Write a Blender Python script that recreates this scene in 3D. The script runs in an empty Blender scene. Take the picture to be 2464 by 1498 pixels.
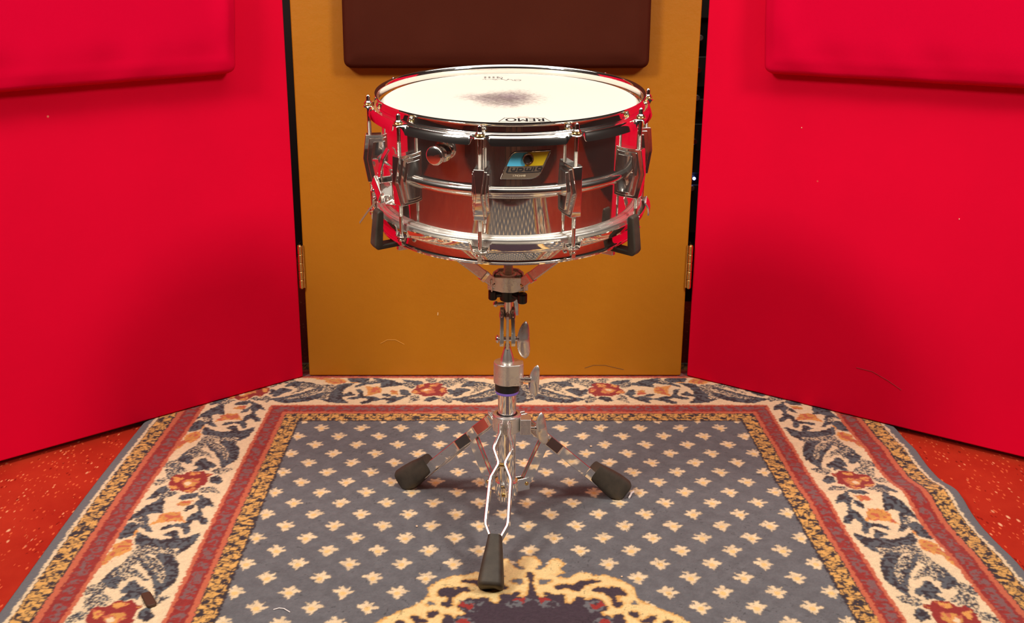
import bpy, bmesh, math, random
import numpy as np
from mathutils import Vector, Matrix
random.seed(7); rng = np.random.default_rng(11)
R_ = math.radians
sc = bpy.context.scene
col = sc.collection

# ---------------------------------------------------------------- camera
TH = R_(17.5); CAMH = .80
cam_d = bpy.data.cameras.new('camera'); cam = bpy.data.objects.new('camera', cam_d); col.objects.link(cam)
cam_d.sensor_width = 36.0; cam_d.lens = 2590.0 * 36.0 / 2464.0
cam_d.shift_x = (1232 - 1172) / 2464.0
cam_d.clip_start = .01; cam_d.clip_end = 50
cam.location = (0, 0, CAMH); cam.rotation_euler = (math.pi/2 - TH, 0, 0)
sc.camera = cam

# ---------------------------------------------------------------- light
sc.view_settings.view_transform = 'Standard'; sc.view_settings.look = 'None'
sc.view_settings.gamma = 1.0; sc.view_settings.use_curve_mapping = False
sc.view_settings.exposure = .08
w = bpy.data.worlds.new('world'); sc.world = w; w.use_nodes = True
w.node_tree.nodes['Background'].inputs[0].default_value = (1, .85, .72, 1)
w.node_tree.nodes['Background'].inputs[1].default_value = .02

def area(name, loc, target, size, power, colr=(1, .93, .84), sy=None, spread=180):
    d = bpy.data.lights.new(name, 'AREA'); d.energy = power; d.color = colr
    d.shape = 'RECTANGLE'; d.size = size; d.size_y = sy or size; d.spread = R_(spread)
    o = bpy.data.objects.new(name, d); col.objects.link(o); o.location = loc
    o.rotation_euler = (Vector(target) - Vector(loc)).to_track_quat('-Z', 'Y').to_euler()
    return o
area('key_left', (-1.20, .35, 1.80), (.0, 1.6, .40), .40, 12.5, spread=110)
area('key_right', (1.22, .35, 1.80), (.1, 1.6, .40), .40, 11, spread=110)
area('overhead', (0, 1.66, 1.95), (0, 1.70, .3), 1.5, 7.5, sy=.7, spread=160)
area('ceiling_bounce', (0, .35, 2.55), (0, .9, 0), 2.6, 20, sy=1.5)

# ---------------------------------------------------------------- materials
def s2l(c):
    c = c / 255.0
    return c / 12.92 if c <= .04045 else ((c + .055) / 1.055) ** 2.4
def rgb(r, g, b): return (s2l(r), s2l(g), s2l(b), 1)
class NT:
    def __init__(s, name, color=(.5, .5, .5, 1), rough=.5, metal=0, spec=.5, coat=0):
        s.m = bpy.data.materials.new(name); s.m.use_nodes = True; s.t = s.m.node_tree; s.n = s.t.nodes
        s.b = s.n['Principled BSDF']
        s.b.inputs['Base Color'].default_value = color; s.b.inputs['Roughness'].default_value = rough
        s.b.inputs['Metallic'].default_value = metal; s.b.inputs['Specular IOR Level'].default_value = spec
        s.b.inputs['Coat Weight'].default_value = coat
    def add(s, ty, **kw):
        n = s.n.new(ty)
        for k, v in kw.items():
            if k.startswith('i_'):
                key = k[2:].replace('_', ' ')
                n.inputs[key].default_value = v
            else: setattr(n, k, v)
        return n
    def link(s, a, b): s.t.links.new(a, b)
    def noise(s, scale, detail=3, rough=.55, co=None, out='Fac'):
        n = s.add('ShaderNodeTexNoise'); n.inputs['Scale'].default_value = scale
        n.inputs['Detail'].default_value = detail; n.inputs['Roughness'].default_value = rough
        if co is None: co = s.add('ShaderNodeTexCoord').outputs['Object']
        s.link(co, n.inputs['Vector']); return n.outputs[out]
    def ramp(s, fac, stops, interp='LINEAR'):
        n = s.add('ShaderNodeValToRGB'); cr = n.color_ramp; cr.interpolation = interp
        while len(cr.elements) < len(stops): cr.elements.new(.5)
        for e, (p, c) in zip(cr.elements, stops): e.position = p; e.color = c
        s.link(fac, n.inputs['Fac']); return n.outputs['Color']
    def math(s, op, a, b=None, c=None, clamp=False):
        n = s.add('ShaderNodeMath', operation=op, use_clamp=clamp)
        for i, v in enumerate((a, b, c)):
            if v is None: continue
            if isinstance(v, (int, float)): n.inputs[i].default_value = v
            else: s.link(v, n.inputs[i])
        return n.outputs[0]
    def mix(s, fac, a, b, blend='MIX'):
        n = s.add('ShaderNodeMix', data_type='RGBA', blend_type=blend)
        for i, v in ((0, fac), (6, a), (7, b)):
            if isinstance(v, (int, float)): n.inputs[i].default_value = v
            elif isinstance(v, tuple): n.inputs[i].default_value = v
            else: s.link(v, n.inputs[i])
        return n.outputs[2]
    def bump(s, h, strength=.3, dist=.001):
        n = s.add('ShaderNodeBump'); n.inputs['Strength'].default_value = strength
        n.inputs['Distance'].default_value = dist; s.link(h, n.inputs['Height'])
        s.link(n.outputs['Normal'], s.b.inputs['Normal'])
    def base(s, o): s.link(o, s.b.inputs['Base Color'])

def chrome(name, color=(.93, .9, .86, 1), r0=.03, r1=.16, scale=60):
    m = NT(name, color, .05, 1)
    n = m.noise(scale, 6, .65)
    m.link(m.ramp(n, [(.45, (r0,)*3 + (1,)), (.75, (r1,)*3 + (1,))]), m.b.inputs['Roughness'])
    return m
_c = chrome('polished_chrome', r1=.10)
# tiny pits and dust specks on the old plating
_v = _c.add('ShaderNodeTexVoronoi'); _v.inputs['Scale'].default_value = 90
_c.link(_c.add('ShaderNodeTexCoord').outputs['Object'], _v.inputs['Vector'])
_sp = _c.ramp(_v.outputs['Distance'], [(.035, (1, 1, 1, 1)), (.06, (0, 0, 0, 1))])
_c.base(_c.mix(_sp, (.90, .86, .82, 1), (.55, .5, .42, 1)))
def haze(nt, amount, rough=.4):
    """old plating: part of the reflection is spread out by fine wear"""
    out = nt.n['Material Output']; g = nt.add('ShaderNodeBsdfPrincipled'); g.inputs['Metallic'].default_value = 1
    g.inputs['Roughness'].default_value = rough; g.inputs['Base Color'].default_value = nt.b.inputs['Base Color'].default_value
    mx = nt.add('ShaderNodeMixShader'); mx.inputs[0].default_value = amount
    nt.link(nt.b.outputs[0], mx.inputs[1]); nt.link(g.outputs[0], mx.inputs[2]); nt.link(mx.outputs[0], out.inputs['Surface'])
haze(_c, .10); CHROME = _c.m
_c = chrome('hoop_chrome', r1=.12, scale=80); haze(_c, .035, .35); HOOPC = _c.m
_c = chrome('hazy_plating', (.86, .82, .76, 1), .15, .35, 120); haze(_c, .35, .5); HAZY = _c.m
_c = NT('worn_chrome', (.88, .85, .8, 1), .1, 1)
_n = _c.noise(140, 5, .7)
_c.link(_c.ramp(_n, [(.4, (.08,)*3 + (1,)), (.75, (.3,)*3 + (1,))]), _c.b.inputs['Roughness'])
_c.base(_c.ramp(_c.noise(60, 5, .6), [(.35, (.62, .54, .42, 1)), (.55, (.9, .87, .82, 1))]))
WORN = _c.m
_c = chrome('satin_nickel', (.80, .76, .72, 1), .22, .36, 90); haze(_c, .35, .6); SATIN = _c.m
_c = chrome('stand_chrome', (.92, .9, .87, 1), .03, .12, 40); haze(_c, .15, .4); STAND = _c.m
# threads: rings along the local Z of the part
_t = NT('threaded_steel', (.8, .75, .66, 1), .25, 1)
_w = _t.add('ShaderNodeTexWave', wave_type='BANDS', bands_direction='Z'); _w.inputs['Scale'].default_value = 320
_t.link(_t.add('ShaderNodeTexCoord').outputs['Object'], _w.inputs['Vector'])
_t.bump(_w.outputs['Fac'], .9, .0006); THREAD = _t.m
_r = NT('black_rubber', (.03, .026, .022, 1), .62)
_r.base(_r.ramp(_r.noise(40, 5, .6), [(.3, (.026, .020, .014, 1)), (.62, (.056, .043, .030, 1)), (.8, (.085, .055, .032, 1))]))
_r.bump(_r.noise(500, 3), .15, .0005); RUBBER = _r.m
BLACK = NT('black_plastic', (.012, .010, .010, 1), .35).m
BLACKTAPE = NT('black_nylon_band', (.008, .008, .008, 1), .4).m
PURPLE = NT('purple_nylon_band', rgb(132, 104, 200), .5).m
BRASS = chrome('brass', (.80, .55, .20, 1), .2, .38, 100).m
GROM = chrome('old_brass_eyelet', (.62, .42, .30, 1), .15, .35, 200).m
HOLE = NT('dark_shell_inside', (.03, .014, .01, 1), .8).m

# drum head: coated film, dirt from playing in the middle
_h = NT('coated_drum_head', (.85, .82, .76, 1), .55, 0, .4)
_tc = _h.add('ShaderNodeTexCoord'); _mp = _h.add('ShaderNodeMapping'); _h.link(_tc.outputs['Object'], _mp.inputs['Vector'])
_mp.inputs['Location'].default_value = (.003, .003, 0)
_mp2 = _h.add('ShaderNodeMapping'); _h.link(_mp.outputs['Vector'], _mp2.inputs['Vector']); _mp2.inputs['Scale'].default_value = (1, 1.15, 0)
_ln = _h.add('ShaderNodeVectorMath', operation='LENGTH'); _h.link(_mp2.outputs['Vector'], _ln.inputs[0])
_edge = _h.noise(16, 3, .6, _mp.outputs['Vector'])
_d = _h.math('ADD', _ln.outputs['Value'], _h.math('MULTIPLY', _h.math('SUBTRACT', _edge, .5), .09))
_rad = _h.ramp(_d, [(.0, (1, 1, 1, 1)), (.034, (.80,)*3 + (1,)), (.062, (.50,)*3 + (1,)), (.085, (.26,)*3 + (1,)), (.13, (0, 0, 0, 1))])
_st = _h.add('ShaderNodeMapping'); _h.link(_tc.outputs['Object'], _st.inputs['Vector'])
_st.inputs['Rotation'].default_value = (0, 0, R_(-22)); _st.inputs['Scale'].default_value = (160, 560, 1)
_sn = _h.noise(1.0, 5, .7, _st.outputs['Vector'])
_st2 = _h.add('ShaderNodeMapping'); _h.link(_tc.outputs['Object'], _st2.inputs['Vector'])
_st2.inputs['Rotation'].default_value = (0, 0, R_(28)); _st2.inputs['Scale'].default_value = (150, 520, 1)
_sn2 = _h.noise(1.0, 5, .7, _st2.outputs['Vector'])
_snm = _h.math('MAXIMUM', _sn, _sn2)
_k = _h.math('ADD', _h.math('SUBTRACT', _rad, .06), _h.math('MULTIPLY', _h.math('SUBTRACT', _snm, .82), 1.7))
_mask = _h.ramp(_k, [(.0, (0, 0, 0, 1)), (.16, (.4,)*3 + (1,)), (.42, (.85,)*3 + (1,))])
_c1 = _h.ramp(_h.noise(30, 2), [(.3, rgb(92, 62, 84)), (.7, rgb(70, 48, 46))])
_h.base(_h.mix(_mask, (.73, .665, .585, 1), _c1))
_h.bump(_h.noise(1200, 2), .06, .0003); HEAD = _h.m
FILM = NT('clear_snare_film', (.22, .15, .10, 1), .3).m
INK = NT('black_ink', (.02, .018, .02, 1), .6).m

# painted boards
def painted(name, c, c2, rough, bump=.12, wear=None, spec=.5):
    m = NT(name, c, rough, 0, spec)
    base = m.mix(m.ramp(m.noise(3.5, 4), [(.35, (0, 0, 0, 1)), (.7, (1, 1, 1, 1))]), c, c2)
    if wear:
        v = m.add('ShaderNodeTexVoronoi'); v.inputs['Scale'].default_value = 9
        m.link(m.add('ShaderNodeTexCoord').outputs['Object'], v.inputs['Vector'])
        chip = m.ramp(v.outputs['Distance'], [(.02, (1, 1, 1, 1)), (.03, (0, 0, 0, 1))])
        keep = m.ramp(m.noise(2.3, 2), [(.56, (0, 0, 0, 1)), (.58, (1, 1, 1, 1))])
        base = m.mix(m.math('MULTIPLY', chip, keep), base, wear)
    m.base(base); m.bump(m.noise(55, 5, .6), bump, .002); return m.m
RED = painted('red_painted_board', rgb(226, 0, 48), rgb(218, 0, 46), .75, .05, rgb(235, 150, 120), .08)
YELLOW = painted('ochre_painted_board', rgb(174, 108, 6), rgb(166, 100, 4), .45, .3, rgb(150, 105, 50), .45)
def cloth(name, c, c2, rough=.9):
    m = NT(name, c, rough, 0, .06)
    m.base(m.mix(m.noise(6, 3), c, c2)); m.bump(m.noise(900, 3), .25, .0006)
    return m.m
REDCLOTH = cloth('red_fabric', rgb(214, 0, 50), rgb(206, 0, 48)); BROWN = cloth('brown_fabric', rgb(76, 33, 21), rgb(64, 25, 16))
EDGE = NT('raw_board_edge', rgb(40, 8, 8), .7).m

# speckled red floor tile
_f = NT('speckled_red_floor', rgb(190, 40, 22), .32)
_tc = _f.add('ShaderNodeTexCoord').outputs['Object']
_b = _f.ramp(_f.noise(7, 6, .65, _tc), [(.3, rgb(160, 38, 22)), (.7, rgb(182, 54, 32))])
for scl, c, lo, k in ((150, rgb(214, 96, 58), .20, .50), (110, rgb(230, 150, 105), .12, .56), (120, rgb(128, 30, 18), .16, .54), (60, rgb(240, 185, 140), .08, .60)):
    mp = _f.add('ShaderNodeMapping'); _f.link(_tc, mp.inputs['Vector'])
    mp.inputs['Location'].default_value = (scl, scl * .3, 0); mp.inputs['Rotation'].default_value = (0, 0, scl)
    mp.inputs['Scale'].default_value = (1, .45, 1)
    v = _f.add('ShaderNodeTexVoronoi'); v.inputs['Scale'].default_value = scl; _f.link(mp.outputs['Vector'], v.inputs['Vector'])
    keep = _f.ramp(_f.noise(scl * .35, 2, .5, mp.outputs['Vector']), [(k, (0, 0, 0, 1)), (k + .02, (1, 1, 1, 1))])
    dd = _f.ramp(v.outputs['Distance'], [(lo, (1, 1, 1, 1)), (lo + .12, (0, 0, 0, 1))])
    _b = _f.mix(_f.math('MULTIPLY', dd, keep), _b, c)
_f.base(_b); _f.bump(_f.noise(14, 4), .12, .002); FLOOR = _f.m
_w = NT('dark_wood_planks', (.06, .03, .02, 1), .5)
_mp = _w.add('ShaderNodeMapping'); _w.link(_w.add('ShaderNodeTexCoord').outputs['Object'], _mp.inputs['Vector']); _mp.inputs['Scale'].default_value = (1, 1, .06)
_wv = _w.ramp(_w.noise(22, 5, .6, _mp.outputs['Vector']), [(.3, rgb(60, 34, 26)), (.55, rgb(104, 70, 50)), (.7, rgb(78, 46, 34))])
_bk = _w.add('ShaderNodeTexWave', bands_direction='X'); _bk.inputs['Scale'].default_value = 3.2
_w.link(_w.add('ShaderNodeTexCoord').outputs['Object'], _bk.inputs['Vector'])
_gr = _w.ramp(_bk.outputs['Fac'], [(.02, (0, 0, 0, 1)), (.05, (1, 1, 1, 1))])
_w.base(_w.mix(_gr, (.004, .003, .002, 1), _wv)); WOOD = _w.m
WOODRED = NT('dark_red_planks', rgb(66, 16, 15), .5); WOODRED.base(WOODRED.mix(WOODRED.noise(4, 4), rgb(84, 20, 18), rgb(40, 12, 12))); WOODRED = WOODRED.m
DARKWALL = NT('dark_wall_paint', (.022, .010, .009, 1), .7).m
CEIL = NT('ceiling_paint', (.42, .38, .33, 1), .9).m

# ---------------------------------------------------------------- mesh helpers
class MB:
    def __init__(s): s.v = []; s.f = []
    def add(s, v, f, M=None):
        o = len(s.v)
        if M is not None: v = [tuple(M @ Vector(p)) for p in v]
        s.v += [tuple(p) for p in v]; s.f += [[i + o for i in q] for q in f]; return s
    def lathe(s, prof, n=32, M=None, closed=False):
        v = []; f = []
        m = len(prof)
        for r, z in prof:
            for k in range(n):
                a = 2 * math.pi * k / n; v.append((r * math.cos(a), r * math.sin(a), z))
        for i in range(m if closed else m - 1):
            j = (i + 1) % m
            for k in range(n):
                l = (k + 1) % n; f.append([i*n + k, i*n + l, j*n + l, j*n + k])
        if not closed:
            f.append([k for k in range(n)][::-1]); f.append([(m-1)*n + k for k in range(n)])
        return s.add(v, f, M)
    def cyl(s, a, b, r, r2=None, n=20):
        a = Vector(a); b = Vector(b); d = b - a
        M = Matrix.Translation(a) @ d.to_track_quat('Z', 'Y').to_matrix().to_4x4()
        L = d.length; r2 = r if r2 is None else r2; c = min(r, r2, L/2) * .18
        return s.lathe([(r - c, 0), (r, c), (r2, L - c), (r2 - c, L)], n, M)
    def ball(s, c, rx, ry=None, rz=None, n=20, M=None):
        ry = ry or rx; rz = rz or rx
        prof = [(max(1e-5, math.sin(math.pi * i / 12)), -math.cos(math.pi * i / 12)) for i in range(13)]
        T = Matrix.Translation(Vector(c)) @ Matrix.Diagonal((rx, ry, rz, 1))
        return s.lathe(prof, n, (M @ T) if M is not None else T)
    def box(s, c, size, M=None):
        x, y, z = [q / 2 for q in size]; cx, cy, cz = c
        v = [(cx + a*x, cy + b*y, cz + e*z) for a in (-1, 1) for b in (-1, 1) for e in (-1, 1)]
        return s.add(v, [[0,1,3,2],[4,6,7,5],[0,4,5,1],[2,3,7,6],[0,2,6,4],[1,5,7,3]], M)
    def prism(s, poly, h, M=None, z0=0):
        n = len(poly)
        v = [(x, y, z0) for x, y in poly] + [(x, y, z0 + h) for x, y in poly]
        f = [list(range(n))[::-1], list(range(n, 2*n))] + [[i, (i+1) % n, n + (i+1) % n, n + i] for i in range(n)]
        return s.add(v, f, M)
    def loft(s, rings, cap=True):
        n = len(rings[0]); v = [p for r in rings for p in r]; f = []
        for i in range(len(rings) - 1):
            for k in range(n):
                l = (k + 1) % n; f.append([i*n + k, i*n + l, (i+1)*n + l, (i+1)*n + k])
        if cap: f.append(list(range(n))[::-1]); f.append([(len(rings)-1)*n + k for k in range(n)])
        return s.add(v, f)
    def tube(s, pts, r, n=12, square=None, up=None):
        pts = [Vector(p) for p in pts]; rings = []
        for i, p in enumerate(pts):
            t = (pts[min(i+1, len(pts)-1)] - pts[max(i-1, 0)]).normalized()
            u = Vector(up) if up else (Vector((0, 0, 1)) if abs(t.z) < .9 else Vector((0, 1, 0)))
            x = t.cross(u).normalized(); y = x.cross(t)
            rr = r[i] if isinstance(r, (list, tuple)) else r
            if square: rings.append([p + x*a*square[0]/2 + y*b*square[1]/2 for a, b in ((-1,-1),(1,-1),(1,1),(-1,1))])
            else: rings.append([p + x*rr*math.cos(2*math.pi*k/n) + y*rr*math.sin(2*math.pi*k/n) for k in range(n)])
        return s.loft(rings)
    def build(s, name, mat, parent=None, bevel=0, seg=2, angle=35, M=None, smooth=True, sub=0, wn=True):
        me = bpy.data.meshes.new(name)
        v = s.v if M is None else [tuple(M @ Vector(p)) for p in s.v]
        me.from_pydata([tuple(p) for p in v], [], s.f)
        bm = bmesh.new(); bm.from_mesh(me); bmesh.ops.recalc_face_normals(bm, faces=bm.faces[:]); bm.to_mesh(me); bm.free()
        if smooth:
            me.shade_smooth(); me.set_sharp_from_angle(angle=R_(angle))
        me.materials.append(mat)
        o = bpy.data.objects.new(name, me); col.objects.link(o)
        if parent: o.parent = parent
        if bevel:
            b = o.modifiers.new('bevel', 'BEVEL'); b.width = bevel; b.segments = seg; b.limit_method = 'ANGLE'; b.angle_limit = R_(30)
            b.harden_normals = False
        if smooth and wn:
            b = o.modifiers.new('weighted_normal', 'WEIGHTED_NORMAL'); b.keep_sharp = True; b.weight = 90
        if sub:
            b = o.modifiers.new('sub', 'SUBSURF'); b.levels = sub; b.render_levels = sub
        return o
def tag(o, label=None, cat=None, group=None, kind=None):
    for k, v in (('label', label), ('category', cat), ('group', group), ('kind', kind)):
        if v: o[k] = v
    return o
def empty(name, loc=(0, 0, 0), rot=(0, 0, 0)):
    o = bpy.data.objects.new(name, None); col.objects.link(o); o.location = loc; o.rotation_euler = rot
    o.empty_display_size = .05; return o
def dup(o, parent, M=None):
    c = o.copy(); col.objects.link(c); c.parent = parent
    if M is not None: c.matrix_local = M
    for ch in o.children: dup(ch, c)
    return c
def poly_clean(p): return p
def fillet(path, r, n=4):
    # round the corners of an open 2-D path
    out = [path[0]]
    for i in range(1, len(path) - 1):
        a, b, c = Vector(path[i-1]), Vector(path[i]), Vector(path[i+1])
        q = min(r, (a-b).length*.45, (c-b).length*.45)
        p0 = b + (a-b).normalized()*q; p1 = b + (c-b).normalized()*q
        for k in range(n + 1):
            t = k / n; out.append(tuple(p0*(1-t)**2 + b*2*t*(1-t) + p1*t*t))
    out.append(path[-1]); return out

# ---------------------------------------------------------------- the room
K = .80 / .777
FZ = -.009                                     # floor lies one rug thickness under the rug's top
def struct(mb, name, mat, **kw):
    o = mb.build(name, mat, None, **kw); o['kind'] = 'structure'; return o
XW = 1.90; YB = 3.1; YF_ = -1.35; ZC = 2.7
struct(MB().box((0, (YB+YF_)/2, FZ - .03), (2*XW + .2, YB - YF_ + .2, .06)), 'floor', FLOOR, smooth=False)
struct(MB().box((0, (YB+YF_)/2, ZC + .03), (2*XW + .2, YB - YF_ + .2, .06)), 'ceiling', CEIL, smooth=False)
struct(MB().box((0, YB + .04, (ZC+FZ)/2), (2*XW, .08, ZC - FZ)), 'wall_back', DARKWALL, smooth=False)
struct(MB().box((0, YF_ - .04, (ZC+FZ)/2), (2*XW, .08, ZC - FZ)), 'wall_front', DARKWALL, smooth=False)
struct(MB().box((-XW - .04, (YB+YF_)/2, (ZC+FZ)/2), (.08, YB - YF_, ZC - FZ)), 'wall_left', DARKWALL, smooth=False)
struct(MB().box((XW + .04, (YB+YF_)/2, (ZC+FZ)/2), (.08, YB - YF_, ZC - FZ)), 'wall_right', DARKWALL, smooth=False)

# ---------------------------------------------------------------- folding screen panels
def cushion(quad, th, name, mat, parent, off=0.0, seed=1, corner=.03, wr=.0018):
    """padded cushion on a panel face: quad = 4 (u, z) corners bl br tr tl in panel space, bulging along -y"""
    n = 72; m = 56; v = []; f = []
    g = np.random.default_rng(seed); ph = g.random(8) * 6.28
    bl, br, tr, tl = [np.array(q, float) for q in quad]
    W = np.linalg.norm(br - bl); Hh = np.linalg.norm(tl - bl)
    def cd(i, n): # denser at the borders
        t = i / n; return .5 - .5 * math.cos(math.pi * t)
    idx = {}
    for i in range(n + 1):
        for j in range(m + 1):
            a = cd(i, n); b = cd(j, m)
            # rounded rectangle: pull corners in
            x = (a - .5) * W; y = (b - .5) * Hh
            ex = W/2 - abs(x); ey = Hh/2 - abs(y)
            if ex < corner and ey < corner:
                dx = corner - ex; dy = corner - ey; L = math.hypot(dx, dy); mx = max(dx, dy)
                if L > 0:
                    k = mx / L; x = math.copysign(W/2 - corner + dx*k, x); y = math.copysign(Hh/2 - corner + dy*k, y)
                e = corner - mx
            else: e = min(ex, ey)
            q = min(1, e / .026); h = th * (.80*(1 - (1 - min(1, e/.010)) ** 2.6) ** .45 + .20*q) if q > 0 else 0
            s = x / W + .5; t = y / Hh + .5
            wv = wr * (math.sin(s*W*38 + ph[0]) + math.sin(s*W*71 + t*9 + ph[1]) * .6 + math.sin(t*Hh*45 + ph[2])) * math.exp(-((e - .03) / .03) ** 2)
            p = (bl*(1-s) + br*s)*(1-t) + (tl*(1-s) + tr*s)*t
            v.append((p[0], -off - h - (wv if q > 0 else 0), p[1] + .35 * (wv if e < .02 else 0)))
            idx[i, j] = len(v) - 1
    for i in range(n):
        for j in range(m): f.append([idx[i, j], idx[i+1, j], idx[i+1, j+1], idx[i, j+1]])
    # back
    bd = [idx[i, 0] for i in range(n)] + [idx[n, j] for j in range(m)] + [idx[i, m] for i in range(n, 0, -1)] + [idx[0, j] for j in range(m, 0, -1)]
    f.append(bd[::-1])
    mb = MB(); mb.add(v, f); return mb.build(name, mat, parent, angle=60)

# yellow panel: front face on Y = 2.09
yl, yr, yy = -.3687, .4018, 2.0902
Yp = empty('acoustic_panel', ((yl+yr)/2, yy, 0)); tag(Yp, 'mustard yellow painted panel with a dark brown pad, hinged between two red panels', 'panel')
cx = (yl+yr)/2
MB().box((0, .0225, .61 + .0015), (yr - yl, .045, 1.22)).build('board', YELLOW, Yp, bevel=.0025, seg=3)
o = cushion([(-.2704 - cx, .6262), (.3057 - cx, .6262), (.3020 - cx, 1.17), (-.2680 - cx, 1.17)], .042, 'pad', BROWN, Yp, seed=3, corner=.016, wr=.0012)
tag(o, 'dark brown upholstered pad')
def red_panel(ix, iy, ox, oy, quad, label, seed, left):
    A = Vector((ix, iy, 0)); B = Vector((ox, oy, 0)); d = (B - A).normalized()
    # local +x must run left->right as seen from the camera so that -y faces the camera
    dx = -d if left else d
    root = empty('acoustic_panel', (A.x, A.y, 0), (0, 0, math.atan2(dx.y, dx.x)))
    tag(root, label, 'panel')
    s = -1 if left else 1
    MB().box((s*.40, .0225, .61 + .0015), (.80, .045, 1.22)).build('board', RED, root, bevel=.0025, seg=3)
    q = quad if not left else [(-quad[1][0], quad[1][1]), (-quad[0][0], quad[0][1]), (-quad[3][0], quad[3][1]), (-quad[2][0], quad[2][1])]
    tag(cushion(q, .042, 'pad', REDCLOTH, root, seed=seed, corner=.018, wr=.002), 'red upholstered pad')
    return root
Lp = red_panel(-.3804, 2.0851, -.8334, 1.6789, [(.122, .6240), (.70, .617), (.68, 1.17), (.085, 1.17)], 'red painted panel with a red pad, standing left of the yellow panel', 5, True)
Rp = red_panel(.4140, 2.0899, .9266, 1.6954, [(.129, .6235), (.72, .6235), (.70, 1.17), (.095, 1.17)], 'red painted panel with a red pad, standing right of the yellow panel', 9, False)
# a scuff and some paint chips on the right panel
def on_panel(root, pts, name, mat, r):
    mb = MB(); mb.tube([(x, -.0002, z) for x, z in pts], r, 6); return mb.build(name, mat, root)
on_panel(Rp, [(.345, .098), (.375, .097), (.405, .086), (.43, .074)], 'scuff_mark', NT('dark_red_scuff', rgb(150, 4, 30), .7).m, .0006)
CH = NT('chipped_paint', rgb(240, 170, 140), .7).m
for x, z, q in ((.695, .139, .006), (.700, .072, .007), (.706, .12, .004), (.71, .064, .003), (.20, .53, .002), (.49, .40, .002)):
    MB().box((x, -.0003, z), (.0016, .001, q)).build('paint_chip', CH, Rp)
YS = lambda pts, name, mat, r: on_panel(Yp, [(x - cx, z) for x, z in pts], name, mat, r)
YS([(.2022, .0185), (.2200, .0245), (.2440, .0245), (.2660, .0190), (.2830, .0150)], 'scuff_mark', NT('brown_scuff', rgb(112, 70, 14), .7).m, .0006)
YS([(-.2190, .0720), (-.2050, .0800), (-.1880, .0800), (-.1700, .0700)], 'scuff_mark', NT('pale_scuff', rgb(196, 136, 44), .7).m, .0007)
YS([(-.1005, .1330), (-.1000, .1390)], 'paint_chip', NT('pale_chip', rgb(235, 205, 150), .7).m, .0008)
# brass butt hinges
def hinge(x, side):
    z0, z1 = .1925, .2805
    mb = MB()
    for k in range(5):
        a = z0 + (z1 - z0) * k / 5; b = z0 + (z1 - z0) * (k + 1) / 5 - .0006
        mb.cyl((x, -.0065, a), (x, -.0065, b), .0046, n=20)
    mb.cyl((x, -.0065, z0 - .0015), (x, -.0065, z1 + .0015), .0030)
    h = mb.build('hinge', BRASS, Yp); tag(h, 'brass hinge barrel')
    l = MB(); l.box((x - side*.006, .012, (z0+z1)/2), (.0016, .034, z1 - z0)); l.box((x + side*.0035, .012, (z0+z1)/2), (.0016, .034, z1-z0)); l.build('hinge_leaf', BRASS, h)
hinge(-.3735 - cx, -1); hinge(.4062 - cx, 1)

# ---------------------------------------------------------------- equipment glimpsed through the right gap
rk = empty('equipment_rack', (.62, 2.65, FZ)); tag(rk, 'black equipment rack in the dark behind the gap right of the yellow panel', 'equipment')
MB().box((0, .15, .55), (.40, .30, 1.1)).build('cabinet', BLACK, rk, bevel=.004)
for z, h in ((.18, .13), (.33, .13), (.48, .04), (.54, .08), (.70, .12), (.88, .1)):
    MB().box((0, -.004, z + h/2), (.38, .012, h - .008)).build('faceplate', NT('rack_faceplate', (.05, .045, .04, 1), .4, .3).m, rk, bevel=.002)
for z, m_ in ((.30, SATIN), (.415, CHROME), (.52, SATIN), (.585, CHROME), (.66, SATIN)):
    MB().cyl((-.115, -.008, z), (-.115, -.028, z), .007).build('knob', m_, rk)
LED = NT('blue_led', (.02, .03, .2, 1), .3); LED.b.inputs['Emission Color'].default_value = (.25, .3, 1, 1); LED.b.inputs['Emission Strength'].default_value = 6
tag(MB().ball((-.108, -.013, .322), .004).build('indicator_lamp', LED.m, rk), 'small blue indicator light')

# low plank-sided counter the camera looks over: it only shows in the chrome of the drum
cb = empty('plank_counter', (.03, .105, FZ)); tag(cb, 'low dark plank-sided counter in front of the rug, below the camera', 'counter')
g_ = np.random.default_rng(4)
for k in range(20):
    x = -1.045 + .11*k; c = WOOD if abs(x - .07) < .2 or g_.random() < .12 else WOODRED
    MB().box((x, -.010, .29), (.107, .02, .56 + .001)).build('plank', c, cb, bevel=.002)
MB().box((0, -.24, .29), (2.2, .44, .56)).build('carcass', DARKWALL, cb, bevel=.003)
MB().box((0, -.225, .585), (2.24, .48, .03)).build('top', DARKWALL, cb, bevel=.004)
cab = MB().tube([(x, y, .0045) for x, y in ((-.46, .29), (-.44, .38), (-.36, .50), (-.22, .54), (-.10, .48), (.00, .52), (.12, .60), (.26, .50), (.30, .34), (.36, .30), (.42, .42), (.36, .56), (.24, .62), (.40, .66), (.56, .50), (.58, .36))], .004, 10).build('cable', BLACK, None, sub=1)
tag(cab, 'black cable lying in loops on the near end of the rug, seen in the chrome', 'cable')

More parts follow.
